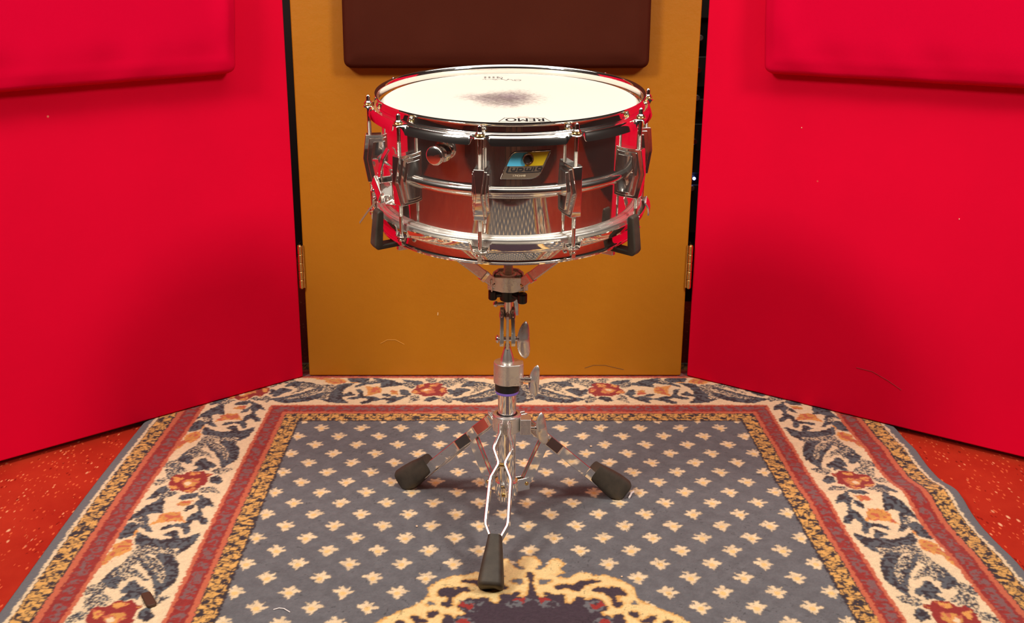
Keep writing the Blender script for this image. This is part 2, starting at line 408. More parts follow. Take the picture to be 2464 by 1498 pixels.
# ---------------------------------------------------------------- the rug
MOTIF = """B 130,198 108,192 83,184 69,173 58,169 47,166 58,160 108,147 105,160 110,171 129,163 139,162 164,147 164,155 149,172 147,177 126,179 121,187 129,191
D 110,191 83,182 75,168 64,160 108,147 97,161 91,176 113,183
S 126,186 116,179 129,169 142,166 142,175
B 184,196 164,199 147,197 137,191 134,183 149,172 164,171 174,173 182,181 187,190
D 174,191 152,193 144,187 164,187
L 144,159 122,151 113,155 102,141 102,123 124,112 134,107 131,127 134,139 139,150
O 117,150 105,139 106,122 126,114 124,129 126,141
O 83,136 69,125 62,113 82,116 81,125
D 100,119 83,117 75,107 89,105 97,110
B 102,96 75,99 53,104 55,94 83,88 94,93 113,86 124,76 139,71 142,81 129,89 126,95 142,99 159,92 172,94 169,101 152,108 149,119 157,132 159,139 149,140 142,129 139,114 134,107 118,107 105,101
D 129,105 110,99 105,90 126,79 137,82 121,94 134,101 147,110 152,133 142,114
D 172,130 159,119 157,112 182,104 187,106 179,118
S 206,158 203,155 211,129 213,104 222,94 236,93 232,123 227,148 222,155 213,162
B 189,168 164,171 169,162 179,150 184,139 187,126 182,114 184,102 177,89 167,80 167,75 187,76 203,78 215,83 227,91 225,97 213,94 213,110 211,126 206,142 203,155 203,161
D 169,169 182,149 188,126 187,102 168,77 177,78 194,97 194,121 190,142 194,158
D 213,94 203,82 194,78 208,79 218,86 225,91
L 274,204 259,205 241,203 232,194 218,191 203,194 194,188 187,180 187,172 199,166 215,165 227,170 234,175 245,178 252,187 268,194
O 265,202 234,196 213,188 199,187 194,175 208,168 220,176 236,185 254,193
C 252,187 236,185 232,177 243,176
L 184,173 172,171 159,171 157,174 174,174
B 298,180 270,174 250,164 222,158 236,149 254,144 263,151 276,163 294,150 306,155 319,149 321,157 315,168 317,177
S 281,171 252,164 213,161 227,148 232,135 245,119 263,106 281,98 294,96 310,94 302,102 281,111 272,122 259,133 241,144 254,145 265,152 281,161 294,166
B 227,124 227,106 236,96 259,84 281,79 302,77 315,81 325,86 335,90 339,96 319,102 302,109 287,118 274,126 259,138 241,148 227,150 250,136 272,118 281,109 302,101 310,94 294,95 276,99 254,110 236,124
D 229,111 234,97 259,83 281,78 304,76 315,83 319,88 302,90 281,88 259,96 245,108
S 276,163 263,151 276,133 294,121 298,115 300,121 289,133 291,144 302,148 291,157
S 341,202 323,199 310,190 302,179 315,168 329,168 343,152 351,147 353,153 347,166 343,176 333,184 337,194
B 331,145 317,145 302,141 298,132 310,126 319,113 329,105 339,110 335,117 323,126 323,134 333,133 331,140
S -26,182 -51,189 -55,172 -51,165 -30,153 -30,161 -26,166 -21,171 -9,170
S 7,196 -3,194 -13,190 -17,183 -13,173 -1,171 5,179 11,186
S 38,169 25,161 37,142 46,149 58,158 54,167 60,176
B 61,189 42,184 21,180 11,170 25,161 31,164 38,169 52,174 58,180
B -44,143 -55,136 -72,133 -68,124 -51,114 -44,116 -47,124 -42,133
S -42,110 -53,102 -55,91 -52,74 -38,81 -28,92 -30,102
D -17,106 -28,96 -7,82 7,86 5,93 -1,104
S 27,114 19,110 15,91 31,80 39,75 37,89 38,98 37,107
B 61,140 46,137 42,129 35,113 46,108 58,116 61,129
B 46,110 42,104 50,100 58,88 73,79 86,74 82,87 80,94 100,90 109,85 116,85 109,95 84,101 73,109 60,104
D 60,101 52,100 60,87 76,79 76,88 73,97
O 78,138 65,130 63,112 73,116 82,126
D 97,119 84,116 78,108 86,104 95,110 100,115
R 9,168 -21,171 -30,165 -28,151 -40,147 -42,133 -42,122 -34,116 -32,104 -17,110 7,106 15,113 25,116 38,123 35,136 27,146 29,157
L -21,168 -17,152 -11,149 -5,154 3,156 -5,163
L -36,146 -38,126 -30,126 -24,137 -26,143
L 13,166 11,154 21,147 25,155
L 27,133 15,123 27,120 37,125 31,136
L -24,116 -32,105 -26,110
O -5,150 -13,138 -15,122 -1,119 15,127 19,137
L -1,145 -8,138 1,126 13,129 13,139
C 1,142 -4,138 4,131 11,135 7,141"""
MED = """G 0,1369 8,1369 17,1356 17,1344 9,1339 15,1332 22,1342 29,1353 26,1355 31,1362 43,1362 50,1346 43,1335 48,1325 35,1314 54,1311 67,1326 79,1325 88,1318 106,1318 127,1304 141,1286 140,1265 148,1252 161,1240 175,1230 192,1215 202,1205 214,1185 220,1156 0,1156
A 10,1299 12,1308 26,1306 29,1304 20,1297 15,1292
A 132,1251 135,1254 141,1246 137,1243 130,1244
A 7,1337 16,1335 14,1331 8,1333
N 0,1326 3,1323 4,1314 1,1304 2,1284 5,1271 8,1262 23,1262 15,1275 22,1274 28,1268 44,1268 41,1258 44,1246 54,1247 59,1260 65,1263 70,1257 82,1255 81,1262 87,1257 95,1254 98,1243 96,1232 88,1227 86,1220 99,1218 102,1211 103,1203 99,1156 0,1156
N 108,1220 117,1223 114,1214 119,1203 121,1187 109,1183 104,1203 104,1212
N 170,1207 179,1206 179,1201 167,1201
N 33,1289 41,1294 59,1292 70,1304 96,1304 95,1301 79,1297 69,1289 66,1278 61,1276 54,1281 51,1286 40,1283 35,1281
N 81,1278 90,1286 101,1287 102,1278 107,1287 121,1284 127,1274 127,1268 122,1265 113,1268 111,1252 121,1249 119,1243 113,1238 108,1241 107,1262 101,1271 93,1276
N 124,1229 131,1227 138,1226 137,1215 133,1214 127,1220
N 149,1218 162,1218 157,1212 153,1203 143,1203 137,1208 151,1212
A 1,1258 9,1262 23,1260 34,1252 36,1243 28,1237 22,1240 13,1238 7,1249
R 8,1262 23,1260 28,1255 16,1254 13,1246 11,1249
A 66,1251 82,1254 95,1254 97,1243 93,1232 84,1230 73,1224 73,1233 68,1241
R 77,1247 85,1244 91,1254 98,1244 92,1240 84,1232 80,1235
A 76,1206 82,1214 94,1217 104,1212 103,1203 97,1192 80,1195
R 81,1199 87,1212 95,1211 101,1203 93,1196"""
def parse(t):
    out = []
    for l in t.strip().split('\n'):
        q = l.split(); out.append((q[0], np.array([[float(a) for a in s.split(',')] for s in q[1:]])))
    return out
CODE = dict(F=0, N=1, G=2, R=3, O=4, L=5, C=6, B=7, D=8, S=9, A=10)
def raster(polys, x0, x1, y0, y1, st, periods=(0,), per=0, bg=0):
    nx = int((x1-x0)/st); ny = int((y1-y0)/st)
    X, Y = np.meshgrid(x0 + (np.arange(nx)+.5)*st, y0 + (np.arange(ny)+.5)*st)
    img = np.full(X.shape, bg, np.int8)
    for c, p in polys:
        for k in periods:
            px = p[:, 0] + k*per; py = p[:, 1]; ins = np.zeros(X.shape, bool); j = len(px) - 1
            for i in range(len(px)):
                if py[i] != py[j]:
                    cnd = (py[i] > Y) != (py[j] > Y)
                    xi = (px[j]-px[i])*(Y-py[i])/(py[j]-py[i]) + px[i]
                    ins ^= cnd & (X < xi)
                j = i
            img[ins] = CODE[c]
    return img
PER = 380*K
mot = raster(parse(MOTIF), 0, PER, 60, 200, .6, (-1, 0, 1), PER, CODE['C'])
YC = 1156.; YMID = 993.
med = raster(parse(MED), 0, 240, YC, 1380, .6, bg=0)
T = rng.random((256, 256))
def vn(x, y, s, seed=0):
    """smooth value noise, feature size s (metres)"""
    u = x/s + seed*17.3 + 1000; v = y/s + seed*31.7 + 1000
    i = np.floor(u).astype(int); j = np.floor(v).astype(int); fu = u-i; fv = v-j
    fu = fu*fu*(3-2*fu); fv = fv*fv*(3-2*fv); i &= 255; j &= 255; i1 = (i+1) & 255; j1 = (j+1) & 255
    return T[i, j]*(1-fu)*(1-fv) + T[i1, j]*fu*(1-fv) + T[i, j1]*(1-fu)*fv + T[i1, j1]*fu*fv
RX0, RX1, RY0, RY1 = -.6245*K, .7325*K, .118, 2.185
FXC, FHW, YFAR, YNEAR = .0603*K, .4022*K, 1.8041*K, -.6
xs = np.arange(RX0, RX1, .0016)
ys = np.concatenate([np.arange(RY0, 1.17, .006), np.arange(1.17, 2.12, .0016), np.arange(2.12, RY1, .006)])
X, Y = np.meshgrid(xs, ys); nx, ny = len(xs), len(ys)
jx = (vn(X, Y, .0035, 1)-.5)*.004 + (rng.random(X.shape)-.5)*.0012
jy = (vn(X, Y, .0035, 2)-.5)*.004 + (rng.random(X.shape)-.5)*.0012
U = X + jx; V = Y + jy
dl = (FXC - FHW) - U; dr = U - (FXC + FHW); db = (V - YFAR)/1.14; dn = (YNEAR - V)/1.14
dl_, dr_, db_, dn_ = dl, dr, db, dn
dr = dr*1.052
d = np.maximum.reduce([dl, dr, db, dn]) / K * 1000     # mm in measured units
which = np.argmax(np.stack([dl, dr, db, dn]), 0)
def C3(r, g, b): return np.array([s2l(r), s2l(g), s2l(b)])
cF, cF2 = C3(113, 113, 117), C3(93, 92, 96)
PAL = {'cream': C3(240, 214, 174), 'gold': C3(222, 168, 92), 'goldl': C3(246, 214, 150), 'red': C3(152, 46, 42), 'orange': C3(202, 104, 74), 'dark': C3(56, 46, 52), 'leaf': C3(92, 96, 102), 'navy': C3(66, 52, 62), 'lt': C3(228, 160, 84), 'mauve': C3(132, 92, 92)}
col_ = np.empty(X.shape + (3,)); 
t = np.clip(vn(X, Y, .012, 3)*.6 + vn(X, Y, .003, 4)*.5 - .15, 0, 1)[..., None]
col_[:] = cF*(1-t) + cF2*t
rnd = rng.random(X.shape); n4 = vn(X, Y, .0042, 5); n6 = vn(X, Y, .006, 6); n3 = vn(X, Y, .0021, 8)*.75 + rnd*.25
# -- stars
def inpoly(px, py, P):
    ins = np.zeros(px.shape, bool); j = len(P)-1
    for i in range(len(P)):
        if P[i][1] != P[j][1]:
            cnd = (P[i][1] > py) != (P[j][1] > py)
            ins ^= cnd & (px < (P[j][0]-P[i][0])*(py-P[i][1])/(P[j][1]-P[i][1]) + P[i][0])
        j = i
    return ins
star = [(-14.5,.5),(-10.5,4.2),(-8.5,2.6),(-5.5,3.6),(-8.8,8),(-9.5,12),(-6,9.6),(-4.5,10.5),(-2.2,8.2),(-.5,10.5),(1.8,16),(4.6,13.4),(7.5,14.2),(5.2,9),(4.2,5.8),(8.2,8.8),(9.8,6.2),(13.2,6.5),(15,2),(10.5,-.6),(6.2,-2.6),(7.2,-6.2),(4.2,-7.2),(3,-11),(.8,-16),(-1.5,-11.5),(-4.2,-11.5),(-6.4,-8.6),(-4.6,-4.6),(-9,-3.6)]
SX, SY = .0712*K, .0356*K
Y0 = 1.7697*K
kk = np.round((Y0 - Y)/SY).astype(int); sy = (Y - (Y0 - kk*SY))*1000
off = np.where(kk % 2 == 0, 0, .5)
mm = np.round((X - FXC)/SX - off); sx = (X - (FXC + (mm + off)*SX))*1000
# star is taller than a row: test this row and the neighbours
star_m = np.zeros(X.shape, bool); core = np.zeros(X.shape, bool)
for dk in (-1, 0, 1):
    k2 = kk + dk; sy2 = (Y - (Y0 - k2*SY))*1000 - 1.5; of2 = np.where(k2 % 2 == 0, 0, .5)
    m2 = np.round((X - FXC)/SX - of2); sx2 = (X - (FXC + (m2 + of2)*SX))*1000
    flip = np.where((k2 + m2.astype(int)) % 2 == 0, 1, -1)
    a = (vn(X, Y, .003, 9)-.5)*3.2; b = (vn(X, Y, .003, 10)-.5)*3.2
    h = inpoly((sx2*flip + a)/1.02, (sy2 + b)/1.12, star); star_m |= h
    core |= h & ((sx2 + a*.5)**2 + ((sy2+2 + b*.5)/1.1)**2 < 4.4**2)
inside = d < -.5
# -- medallion
mu = np.abs(U - .0585*K)*1000; mv = (np.abs(V*1000 - YMID) + YMID)
iu = np.clip((mu/.6).astype(int), 0, med.shape[1]-1); iv = np.clip(((mv - YC)/.6).astype(int), 0, med.shape[0]-1)
mc = np.where((mu < 239) & (mv < 1379), med[iv, iu], 0); mc = np.where(mv < YC, np.where(mu < 185, 1, np.where(mu < 228, 2, 0)), mc)
def blur(a, r):
    for ax in (0, 1):
        c = np.cumsum(np.pad(a, [(r+1, r) if q == ax else (0, 0) for q in (0, 1)], mode='edge'), axis=ax)
        n = a.shape[ax]; a = (np.take(c, range(2*r+1, 2*r+1+n), ax) - np.take(c, range(0, n), ax))/(2*r+1)
    return a
med[(med == 2) & (blur((med == 1).astype(float), 3) > .22)] = 1
mc = np.where((mu < 239) & (mv < 1379), med[iv, iu], 0); mc = np.where(mv < YC, np.where(mu < 185, 1, np.where(mu < 228, 2, 0)), mc)
gm = (med == 2).astype(float)
gb = blur(blur(gm, 6), 4)[iv, iu]
# remove stars the medallion covers or that sit on its field
reach = blur((med > 0).astype(float), 4)[iv, iu] > .02
reach &= (mu < 239) & (mv < 1379)
sel = inside & star_m & ~((mc > 0))
tt = (.8 + .3*n6)[..., None]
col_[sel] = (PAL['cream']*tt)[sel]
sel2 = inside & core & ~(mc > 0); col_[sel2] = (PAL['gold']*.45 + PAL['goldl']*.6)
gsel = inside & (mc == 2); g2 = np.clip((gb + (n4-.5)*.35 - .62)/.3, 0, 1)[..., None]
col_[gsel] = (PAL['gold']*(1-g2) + PAL['goldl']*g2)[gsel]
s_ = inside & (mc == 1); col_[s_] = (PAL['navy']*(.85 + .4*n3[..., None]))[s_]
s_ = inside & (mc == 3); col_[s_] = PAL['red']*1.1
setm0 = inside & (mc == 10); col_[setm0] = cF*.95
inner_grey = inside & (mc == 10) & (mu < 110) & (mv < 1275)
# grey rings round the red flowers sit in the navy field; break them up
s_ = inner_grey & (n4 < .42); col_[s_] = PAL['navy']
# -- border bands
def setm(mask, c):
    col_[mask] = c if np.ndim(c) == 1 else c[mask]
along = np.where(which < 2, Y, X)
def goldband(lo, hi, seed):
    m = (d >= lo) & (d < hi); setm(m, PAL['gold']*(.82 + .4*n6[..., None]))
    rel = (d - lo)/(hi - lo)
    per = .0305
    ph = (along/per) % 1; ph2 = (along/per + .5) % 1
    def blob(p, c, r): return (((p-.5)*per*1000)**2 + ((rel-c)*(hi-lo))**2) < np.maximum(0, r + (n4-.5)*5)**2
    dk = blob(ph, .28, 3.9) | blob(ph2, .78, 3.9)
    a = along*1000; z1 = .5 + .32*np.sin(a/30.5*2*np.pi + seed); z2 = .5 + .34*np.sin(a/15.2*2*np.pi + 1.3 + seed)
    wob = (n6-.5)*.5
    dk |= np.abs(rel - z1 - wob) < .055; dk |= (np.abs(rel - z2 + wob) < .055) & (n4 > .3)
    dk |= np.abs(vn(X, Y, .0075, 20+seed) - .5) < .072
    dk |= (rel < .08) | (rel > .95)
    setm(m & dk, PAL['dark'])
def redband(lo, hi):
    m = (d >= lo) & (d < hi); setm(m, PAL['red']*(.88 + .25*n6[..., None]))
    rel = (d - lo)/(hi - lo)
    q = (along/.0215 + (n6-.5)*.5) % 1 - .5; rr = np.hypot(q*21, (rel-.5)*(hi-lo)*.9 + (n4-.5)*4)
    nb = vn(X, Y, .0055, 41); ring = (np.abs(rr - 6 - (nb-.5)*5) < 1.9) & (n4 > .36) & (rel > .12) & (rel < .88)
    ring |= (rr < 2.2) & (nb > .5) | ((nb > .66) & (rel > .2) & (rel < .8))
    setm(m & ring, PAL['mauve'])
setm(d >= -1.2, PAL['dark'])
goldband(0, 30, 1)
setm((d >= 30) & (d < 37.5), PAL['orange'])
redband(37.5, 62)
setm((d >= 61) & (d < 67), PAL['orange'])
cm = (d >= 66.5) & (d < 190.5); setm(cm, PAL['cream']*(.93 + .12*n6[..., None]))
# motif coordinates
def side_uv(u, v):   # u: along from a flower (mm), v: distance from the field edge (mm, K-scaled)
    i = np.clip(((u % PER)/.6).astype(int), 0, mot.shape[1]-1); j = np.clip(((v - 60)/.6).astype(int), 0, mot.shape[0]-1)
    return mot[j, i]
uL = (1.557*K - V)*1000
dK = np.maximum.reduce([dl, dr, db, dn])*1000
sc_ = 380/348.2
halfL = (-.1145*K - U)*1000*sc_; halfR = (U - .2342*K)*1000*sc_
uB = np.where(U < FXC, halfL, halfR)
code = np.where(which < 2, side_uv(uL, dK), side_uv(uB, dK))
mot_m = cm
for k_, nm in ((7, 'leaf'), (8, 'dark'), (3, 'red'), (4, 'orange'), (5, 'lt')):
    setm(mot_m & (code == k_), PAL[nm])
s_ = mot_m & (code == 4) & (n6 > .5); setm(s_, PAL['lt']*.85)
s_ = mot_m & (code == 5) & (n4 > .68); setm(s_, PAL['orange'])
s_ = mot_m & (code == 7) & ((n4 > .66) | ((n3 > .62) & (n6 > .5))); setm(s_, PAL['dark'])
s_ = mot_m & (code == 8) & (n4 < .44); setm(s_, PAL['leaf'])
s_ = mot_m & (code == 9); setm(s_, PAL['dark']); setm(s_ & (n3 > .36), PAL['leaf']); setm(s_ & (n3 > .57), PAL['cream']*.86)
# soften pile between dark and cream: nothing more; outer bands
setm((d >= 189) & (d < 196), PAL['orange'])
redband(195.5, 222)
setm((d >= 222) & (d < 231), PAL['orange'])
goldband(231, 261, 2)
setm((d >= 261) & (d < 266), PAL['cream']*.95)
setm(d >= 266, cF*.92); setm(Y < .133, cF*.92)
# slightly blend neighbouring tufts
c2 = col_.copy()
for ax in (0, 1):
    c2 += np.roll(col_, 1, ax) + np.roll(col_, -1, ax)
col_ = col_*.45 + c2/5*.55
col_ *= (.93 + .14*rnd)[..., None]
# small dark creases in the pile of the field
cre = (np.abs(vn(X, Y*1.0, .010, 31) - .5) < .012) & (vn(X, Y, .02, 32) > .62) & inside
col_[cre] *= .62
# geometry
ss = np.clip((X - .38)/.34, 0, 1); ss = ss*ss*(3-2*ss)
Z = rng.random(X.shape)*.0005 + (n4-.5)*.0005
Z -= .0009*np.exp(-((np.abs(d) - 0)/3)**2)*0
rip = ss*(.014*np.exp(-((Y - 1.535 - .10*(X-.6))/.048)**2) + .003*np.exp(-((Y - 1.36)/.04)**2) + .004*np.exp(-((Y - 1.73)/.035)**2))
Z += rip
X2 = X + .003*np.sin(Y*7)*np.clip((np.abs(X - FXC) - .3)/.4, 0, 1)
edge_d = np.minimum.reduce([X - xs[0], xs[-1] - X, Y - ys[0], ys[-1] - Y])
Z -= .004*np.exp(-edge_d/.004)
co = np.stack([X2, Y, Z], -1).reshape(-1, 3)
nv = nx*ny
bot = []
ring = [i for i in range(nx)] + [j*nx + nx-1 for j in range(1, ny)] + [(ny-1)*nx + i for i in range(nx-2, -1, -1)] + [j*nx for j in range(ny-2, 0, -1)]
ring = np.array(ring); bco = co[ring].copy(); bco[:, 2] = FZ + .0003 + rip.reshape(-1)[ring]
allco = np.concatenate([co, bco])
ii = np.arange((ny-1)*(nx-1)); r_ = ii//(nx-1); c_ = ii % (nx-1); a = r_*nx + c_
quads = np.stack([a, a+1, a+nx+1, a+nx], 1)
nr = len(ring); k = np.arange(nr); sk = np.stack([ring[k], nv + k, nv + (k+1) % nr, ring[(k+1) % nr]], 1)
quads = np.concatenate([quads, sk])
me = bpy.data.meshes.new('patterned_rug')
me.vertices.add(len(allco)); me.vertices.foreach_set('co', allco.astype(np.float32).ravel())
me.loops.add(quads.size); me.loops.foreach_set('vertex_index', quads.astype(np.int32).ravel())
me.polygons.add(len(quads)); me.polygons.foreach_set('loop_start', np.arange(0, quads.size, 4, dtype=np.int32))
me.update(calc_edges=True)
at = me.color_attributes.new('pile_color', 'FLOAT_COLOR', 'POINT')
cc = np.ones((len(allco), 4), np.float32); cc[:nv, :3] = col_.reshape(-1, 3); cc[nv:, :3] = cF
at.data.foreach_set('color', cc.ravel())
me.shade_smooth()
_g = NT('rug_pile', (.5, .5, .5, 1), .95, 0, .1)
_a = _g.add('ShaderNodeAttribute', attribute_name='pile_color')
_nn = _g.noise(900, 4, .7)
_g.base(_g.mix(1.0, _a.outputs['Color'], _g.ramp(_nn, [(.3, (.80, .80, .80, 1)), (.7, (1, 1, 1, 1))]), 'MULTIPLY'))
_g.b.inputs['Sheen Weight'].default_value = .15
_g.bump(_nn, .5, .001)
me.materials.append(_g.m)
rug = bpy.data.objects.new('patterned_rug', me); col.objects.link(rug)
tag(rug, 'oriental style rug with blue grey field, cream stars, floral border and dark medallion', 'rug')
del X, Y, U, V, col_, c2

# crumbs and lint on the rug
def lint(pts, r, name, mat, label, cat):
    mb = MB(); mb.tube([(x, y, r + .0006 + z) for x, y, z in pts], r, 8)
    o = mb.build(name, mat); tag(o, label, cat); return o
mb = MB()
_ax = (Vector((-.4420, 1.2380, 0)) - Vector((-.4600, 1.2680, 0))).normalized(); _sd = Vector((-_ax.y, _ax.x, 0)); _c0 = Vector((-.4510, 1.2530, 0))
mb.loft([[_c0 + _ax*t + _sd*w_*a + Vector((0, 0, z)) for a, z in ((-1, .0006), (1, .0006), (1, .004), (.75, .0052), (-.75, .0052), (-1, .004))]
         for t, w_ in ((-.0165, .0052), (-.0150, .0064), (.0140, .0066), (.0170, .0056), (.0185, .0035))])
tag(mb.build('rubber_scrap', NT('dark_brown_rubber', rgb(72, 48, 34), .6).m, None, bevel=.0007), 'small dark brown rubber strip lying on the cream border of the rug', 'scrap')
LINT = NT('white_lint', rgb(235, 225, 220), .9).m
lint([(.226, 1.545, 0), (.2295, 1.553, .001), (.2315, 1.560, .0005), (.236, 1.566, 0)], .0017, 'lint', LINT, 'white lint flake on the rug right beside the right rubber foot', 'lint')
lint([(-.2808, 1.2312, 0), (-.2740, 1.2345, .0003), (-.2670, 1.2325, .0008), (-.2579, 1.2254, 0)], .0007, 'thread', LINT, 'short pale thread lying on the blue rug field at lower left', 'thread')
CRUMB = NT('pale_crumb', rgb(225, 190, 160), .8).m
for x, y, r, l in ((.1834, 1.7397, .0022, 'pale crumb on the rug, behind the right foot of the stand'), (-.1061, 1.4533, .0018, 'pale crumb on the rug, left of the front leg of the stand'), (.1866, 1.3116, .0015, 'tiny pale crumb on the rug above the medallion, right of centre')):
    tag(MB().ball((x, y, r*.8 + .0006), r, r*.8, r*.8, 10).build('crumb', CRUMB), l, 'crumb', 'crumbs on the rug')

# ---------------------------------------------------------------- the snare drum
TILT = R_(6.2); DS = .97; DC = Vector((.0303, 1.4526, .6486))
MD = Matrix.Translation(DC) @ Matrix.Rotation(TILT, 4, 'X') @ Matrix.Scale(DS, 4)     # drum space (origin: centre of the top rim)
HB = .182                                                       # height of the drum
base = MD @ Vector((0, 0, -HB))
drum = empty('snare_drum', base, (TILT, 0, 0)); drum.scale = (DS, DS, DS)
tag(drum, 'chrome snare drum with a worn white head, resting in the basket of the tripod stand', 'snare drum')
UP = Matrix.Translation((0, 0, HB))
def az(a, R, z): a = R_(a); return Vector((R*math.sin(a), -R*math.cos(a), z))
def RZ(a): return Matrix.Rotation(R_(a), 4, 'Z')
RSH = .1778
prof = [(.1755, -.0130), (RSH, -.0138), (RSH, -.0805)]
for k in range(0, 17):
    t = math.pi * k / 16
    prof.append((RSH + .0006 + .0056*math.sin(t), -.0875 + .0062*math.cos(t)))
prof = [(.1755, -.0130), (.1772, -.0133), (RSH, -.0142), (RSH, -.0160), (RSH, -.0780), (RSH, -.0798), (RSH + .0003, -.0808)] + prof[3:] + [(RSH + .0003, -.0942), (RSH, -.0952), (RSH, -.0970), (RSH, -.1690), (RSH, -.1712), (.1755, -.1722), (.1745, -.1700), (.1745, -.0150)]
MB().lathe(prof, 256, closed=True).build('shell', CHROME, drum, M=UP, angle=50)
# head
MB().lathe([(.0001, -.0092), (.060, -.0092), (.120, -.0092), (.166, -.0092), (.1705, -.0094), (.1735, -.0106), (.1765, -.0125), (.1775, -.0140), (.1770, -.0150), (.0001, -.0105)], 160).build('drum_head', HEAD, drum, M=UP, angle=60)
hd = drum.children[-1]
MB().lathe([(.0001, -.1730), (.170, -.1730), (.1770, -.1700), (.1772, -.1690), (.0001, -.1724)], 96).build('bottom_head', NT('resonant_film', (.55, .5, .45, 1), .3).m, drum, M=UP)
MB().lathe([(.1780, -.1468), (.1792, -.1460), (.1806, -.1462), (.1816, -.1478), (.1828, -.1486), (.1840, -.1478), (.1856, -.1476), (.1870, -.1488), (.1879, -.1512), (.1880, -.1590), (.1780, -.1590)], 200, closed=True).build('flesh_hoop', HAZY, drum, M=UP, angle=50)
MB().lathe([(.1768, -.0150), (.1803, -.0150), (.1803, -.0185), (.1790, -.0190), (.1790, -.0160)], 160, closed=True).build('flesh_hoop', WORN, drum, M=UP)

RODS = [-12 + 36*k for k in range(10)]
def hoop(ztop, sgn, wall, skirt, name, mat):
    """triple-flanged hoop: wall, shelf, turned-down skirt between the ears. sgn -1 hangs down from ztop"""
    N = 1080
    A = [(.1852, .0000), (.1838, -.0004 - 0), (.1826, -.0018), (.1822, -.004), (.1822, -wall + .0026), (.1826, -wall + .0010), (.1838, -wall), (.1862, -wall - .0005)]
    S = [(.1880, -wall - .0008), (.1898, -wall - .0016), (.1914, -wall - .0034), (.1928, -wall - skirt*.48), (.1940, -wall - skirt*.80), (.1947, -wall - skirt)]
    E = [(.1895, -wall - .0007), (.1925, -wall - .0009), (.1955, -wall - .0011), (.1982, -wall - .0013), (.2000, -wall - .0018), (.2006, -wall - .0030)]
    Aw = A
    v = []; f = []
    for i in range(N):
        a = 360*i/N
        dl = min(abs((a - r + 180) % 360 - 180) for r in RODS)
        s = min(1, max(0, (dl - 2.2)/2.1)); s = s*s*(3 - 2*s)
        bulge = math.exp(-(dl/1.7)**2)
        pts = list(Aw)
        for (e, q) in zip(E, S):
            er = e[0] if True else 0
            # the ear narrows away from the rod
            er = .1895 + (e[0] - .1895)*(1 if dl < 1.5 else max(.30, 1 - (dl-1.5)/3.2))
            pts.append((er*(1-s) + q[0]*s, e[1]*(1-s) + q[1]*s))
        # inner offset
        th = .0017; inn = []
        for k in range(len(pts)):
            p0 = pts[max(0, k-1)]; p1 = pts[min(len(pts)-1, k+1)]
            tx, tz = p1[0]-p0[0], p1[1]-p0[1]; L = math.hypot(tx, tz) or 1
            inn.append((pts[k][0] + tz/L*th, pts[k][1] - tx/L*th))
        ring = pts + inn[::-1]
        for r, z in ring:
            p = az(a, r, ztop + z*(1 if sgn < 0 else -1)); v.append(tuple(p))
    m = len(ring)
    for i in range(N):
        j = (i + 1) % N
        for k in range(m):
            l = (k + 1) % m; f.append([i*m+k, j*m+k, j*m+l, i*m+l])
    mb = MB(); mb.add(v, f); return mb.build(name, mat, drum, M=UP, angle=55)
hoop(0, -1, .0128, .0125, 'top_hoop', HOOPC)
hoop(-.182, 1, .0165, .0135, 'bottom_hoop', HOOPC)

# lugs: three nested stepped blocks, the outermost a waisted spine
def lug_mesh():
    ZC_ = -.0875
    def ring(z, o, wf, wb): return [(-wb, -(RSH - .002), ZC_ + z), (wb, -(RSH - .002), ZC_ + z), (wf, -(RSH + o), ZC_ + z), (-wf, -(RSH + o), ZC_ + z)]
    mb = MB()
    for lv in ([(.0250, .0095, .0112, .0112), (.0243, .0112, .0112, .0112), (.0, .0150, .0108, .0108), (-.0245, .0105, .0112, .0112), (-.0252, .0090, .0112, .0112)],
               [(.0295, .0150, .0092, .0094), (.0288, .0166, .0092, .0094), (.0, .0208, .0074, .0090), (-.0287, .0160, .0092, .0094), (-.0295, .0145, .0092, .0094)],
               [(.0335, .0200, .0070, .0074), (.0328, .0218, .0068, .0074), (.0, .0262, .0032, .0070), (-.0322, .0208, .0074, .0074), (-.0330, .0190, .0076, .0076)]):
        mb.loft([ring(*q) for q in lv])
    return mb
lug0 = lug_mesh().build('tension_lug', CHROME, drum, bevel=.0009, seg=3, M=UP, angle=30)
def rod_mesh():
    mb = MB(); y = -.1935
    mb.cyl((0, y, -.0100), (0, y, -.0362), .0026, n=20)
    # square key head with rounded top
    hs = .0029
    def sq(r, z, n=20): 
        out = []
        for k in range(n):
            t = 2*math.pi*k/n; c, q = math.cos(t), math.sin(t); out.append((math.copysign(abs(c)**.7, c)*r, y + math.copysign(abs(q)**.7, q)*r, z))
        return out
    mb.loft([sq(r, z) for r, z in ((.0037, -.0100), (.0031, -.0085), (.0028, -.0070), (.0028, -.0032), (.0024, -.0014), (.0015, -.0003), (.0006, .0001))])
    mb.lathe([(.0001, 0), (.0050, .0), (.0052, .0012), (.0040, .0030), (.0001, .0034)], 24, Matrix.Translation((0, y, -.0112)))
    return mb
def washer_mesh(z):
    return MB().lathe([(.0001, 0), (.0060, 0), (.0064, .0006), (.0060, .0014), (.0001, .0014)], 24, Matrix.Translation((0, -.1935, z)))
rod0 = rod_mesh().build('tension_rod', WORN, drum, M=UP, bevel=.0004)
washer_mesh(-.0128).build('washer', BRASS, rod0, M=UP)
_off = Matrix.Translation((0, -.1935, HB - .0545))
tr = MB().cyl((0, 0, .0180), (0, 0, -.006), .0028, n=18).build('threaded_end', THREAD, rod0, M=None); tr.matrix_local = _off
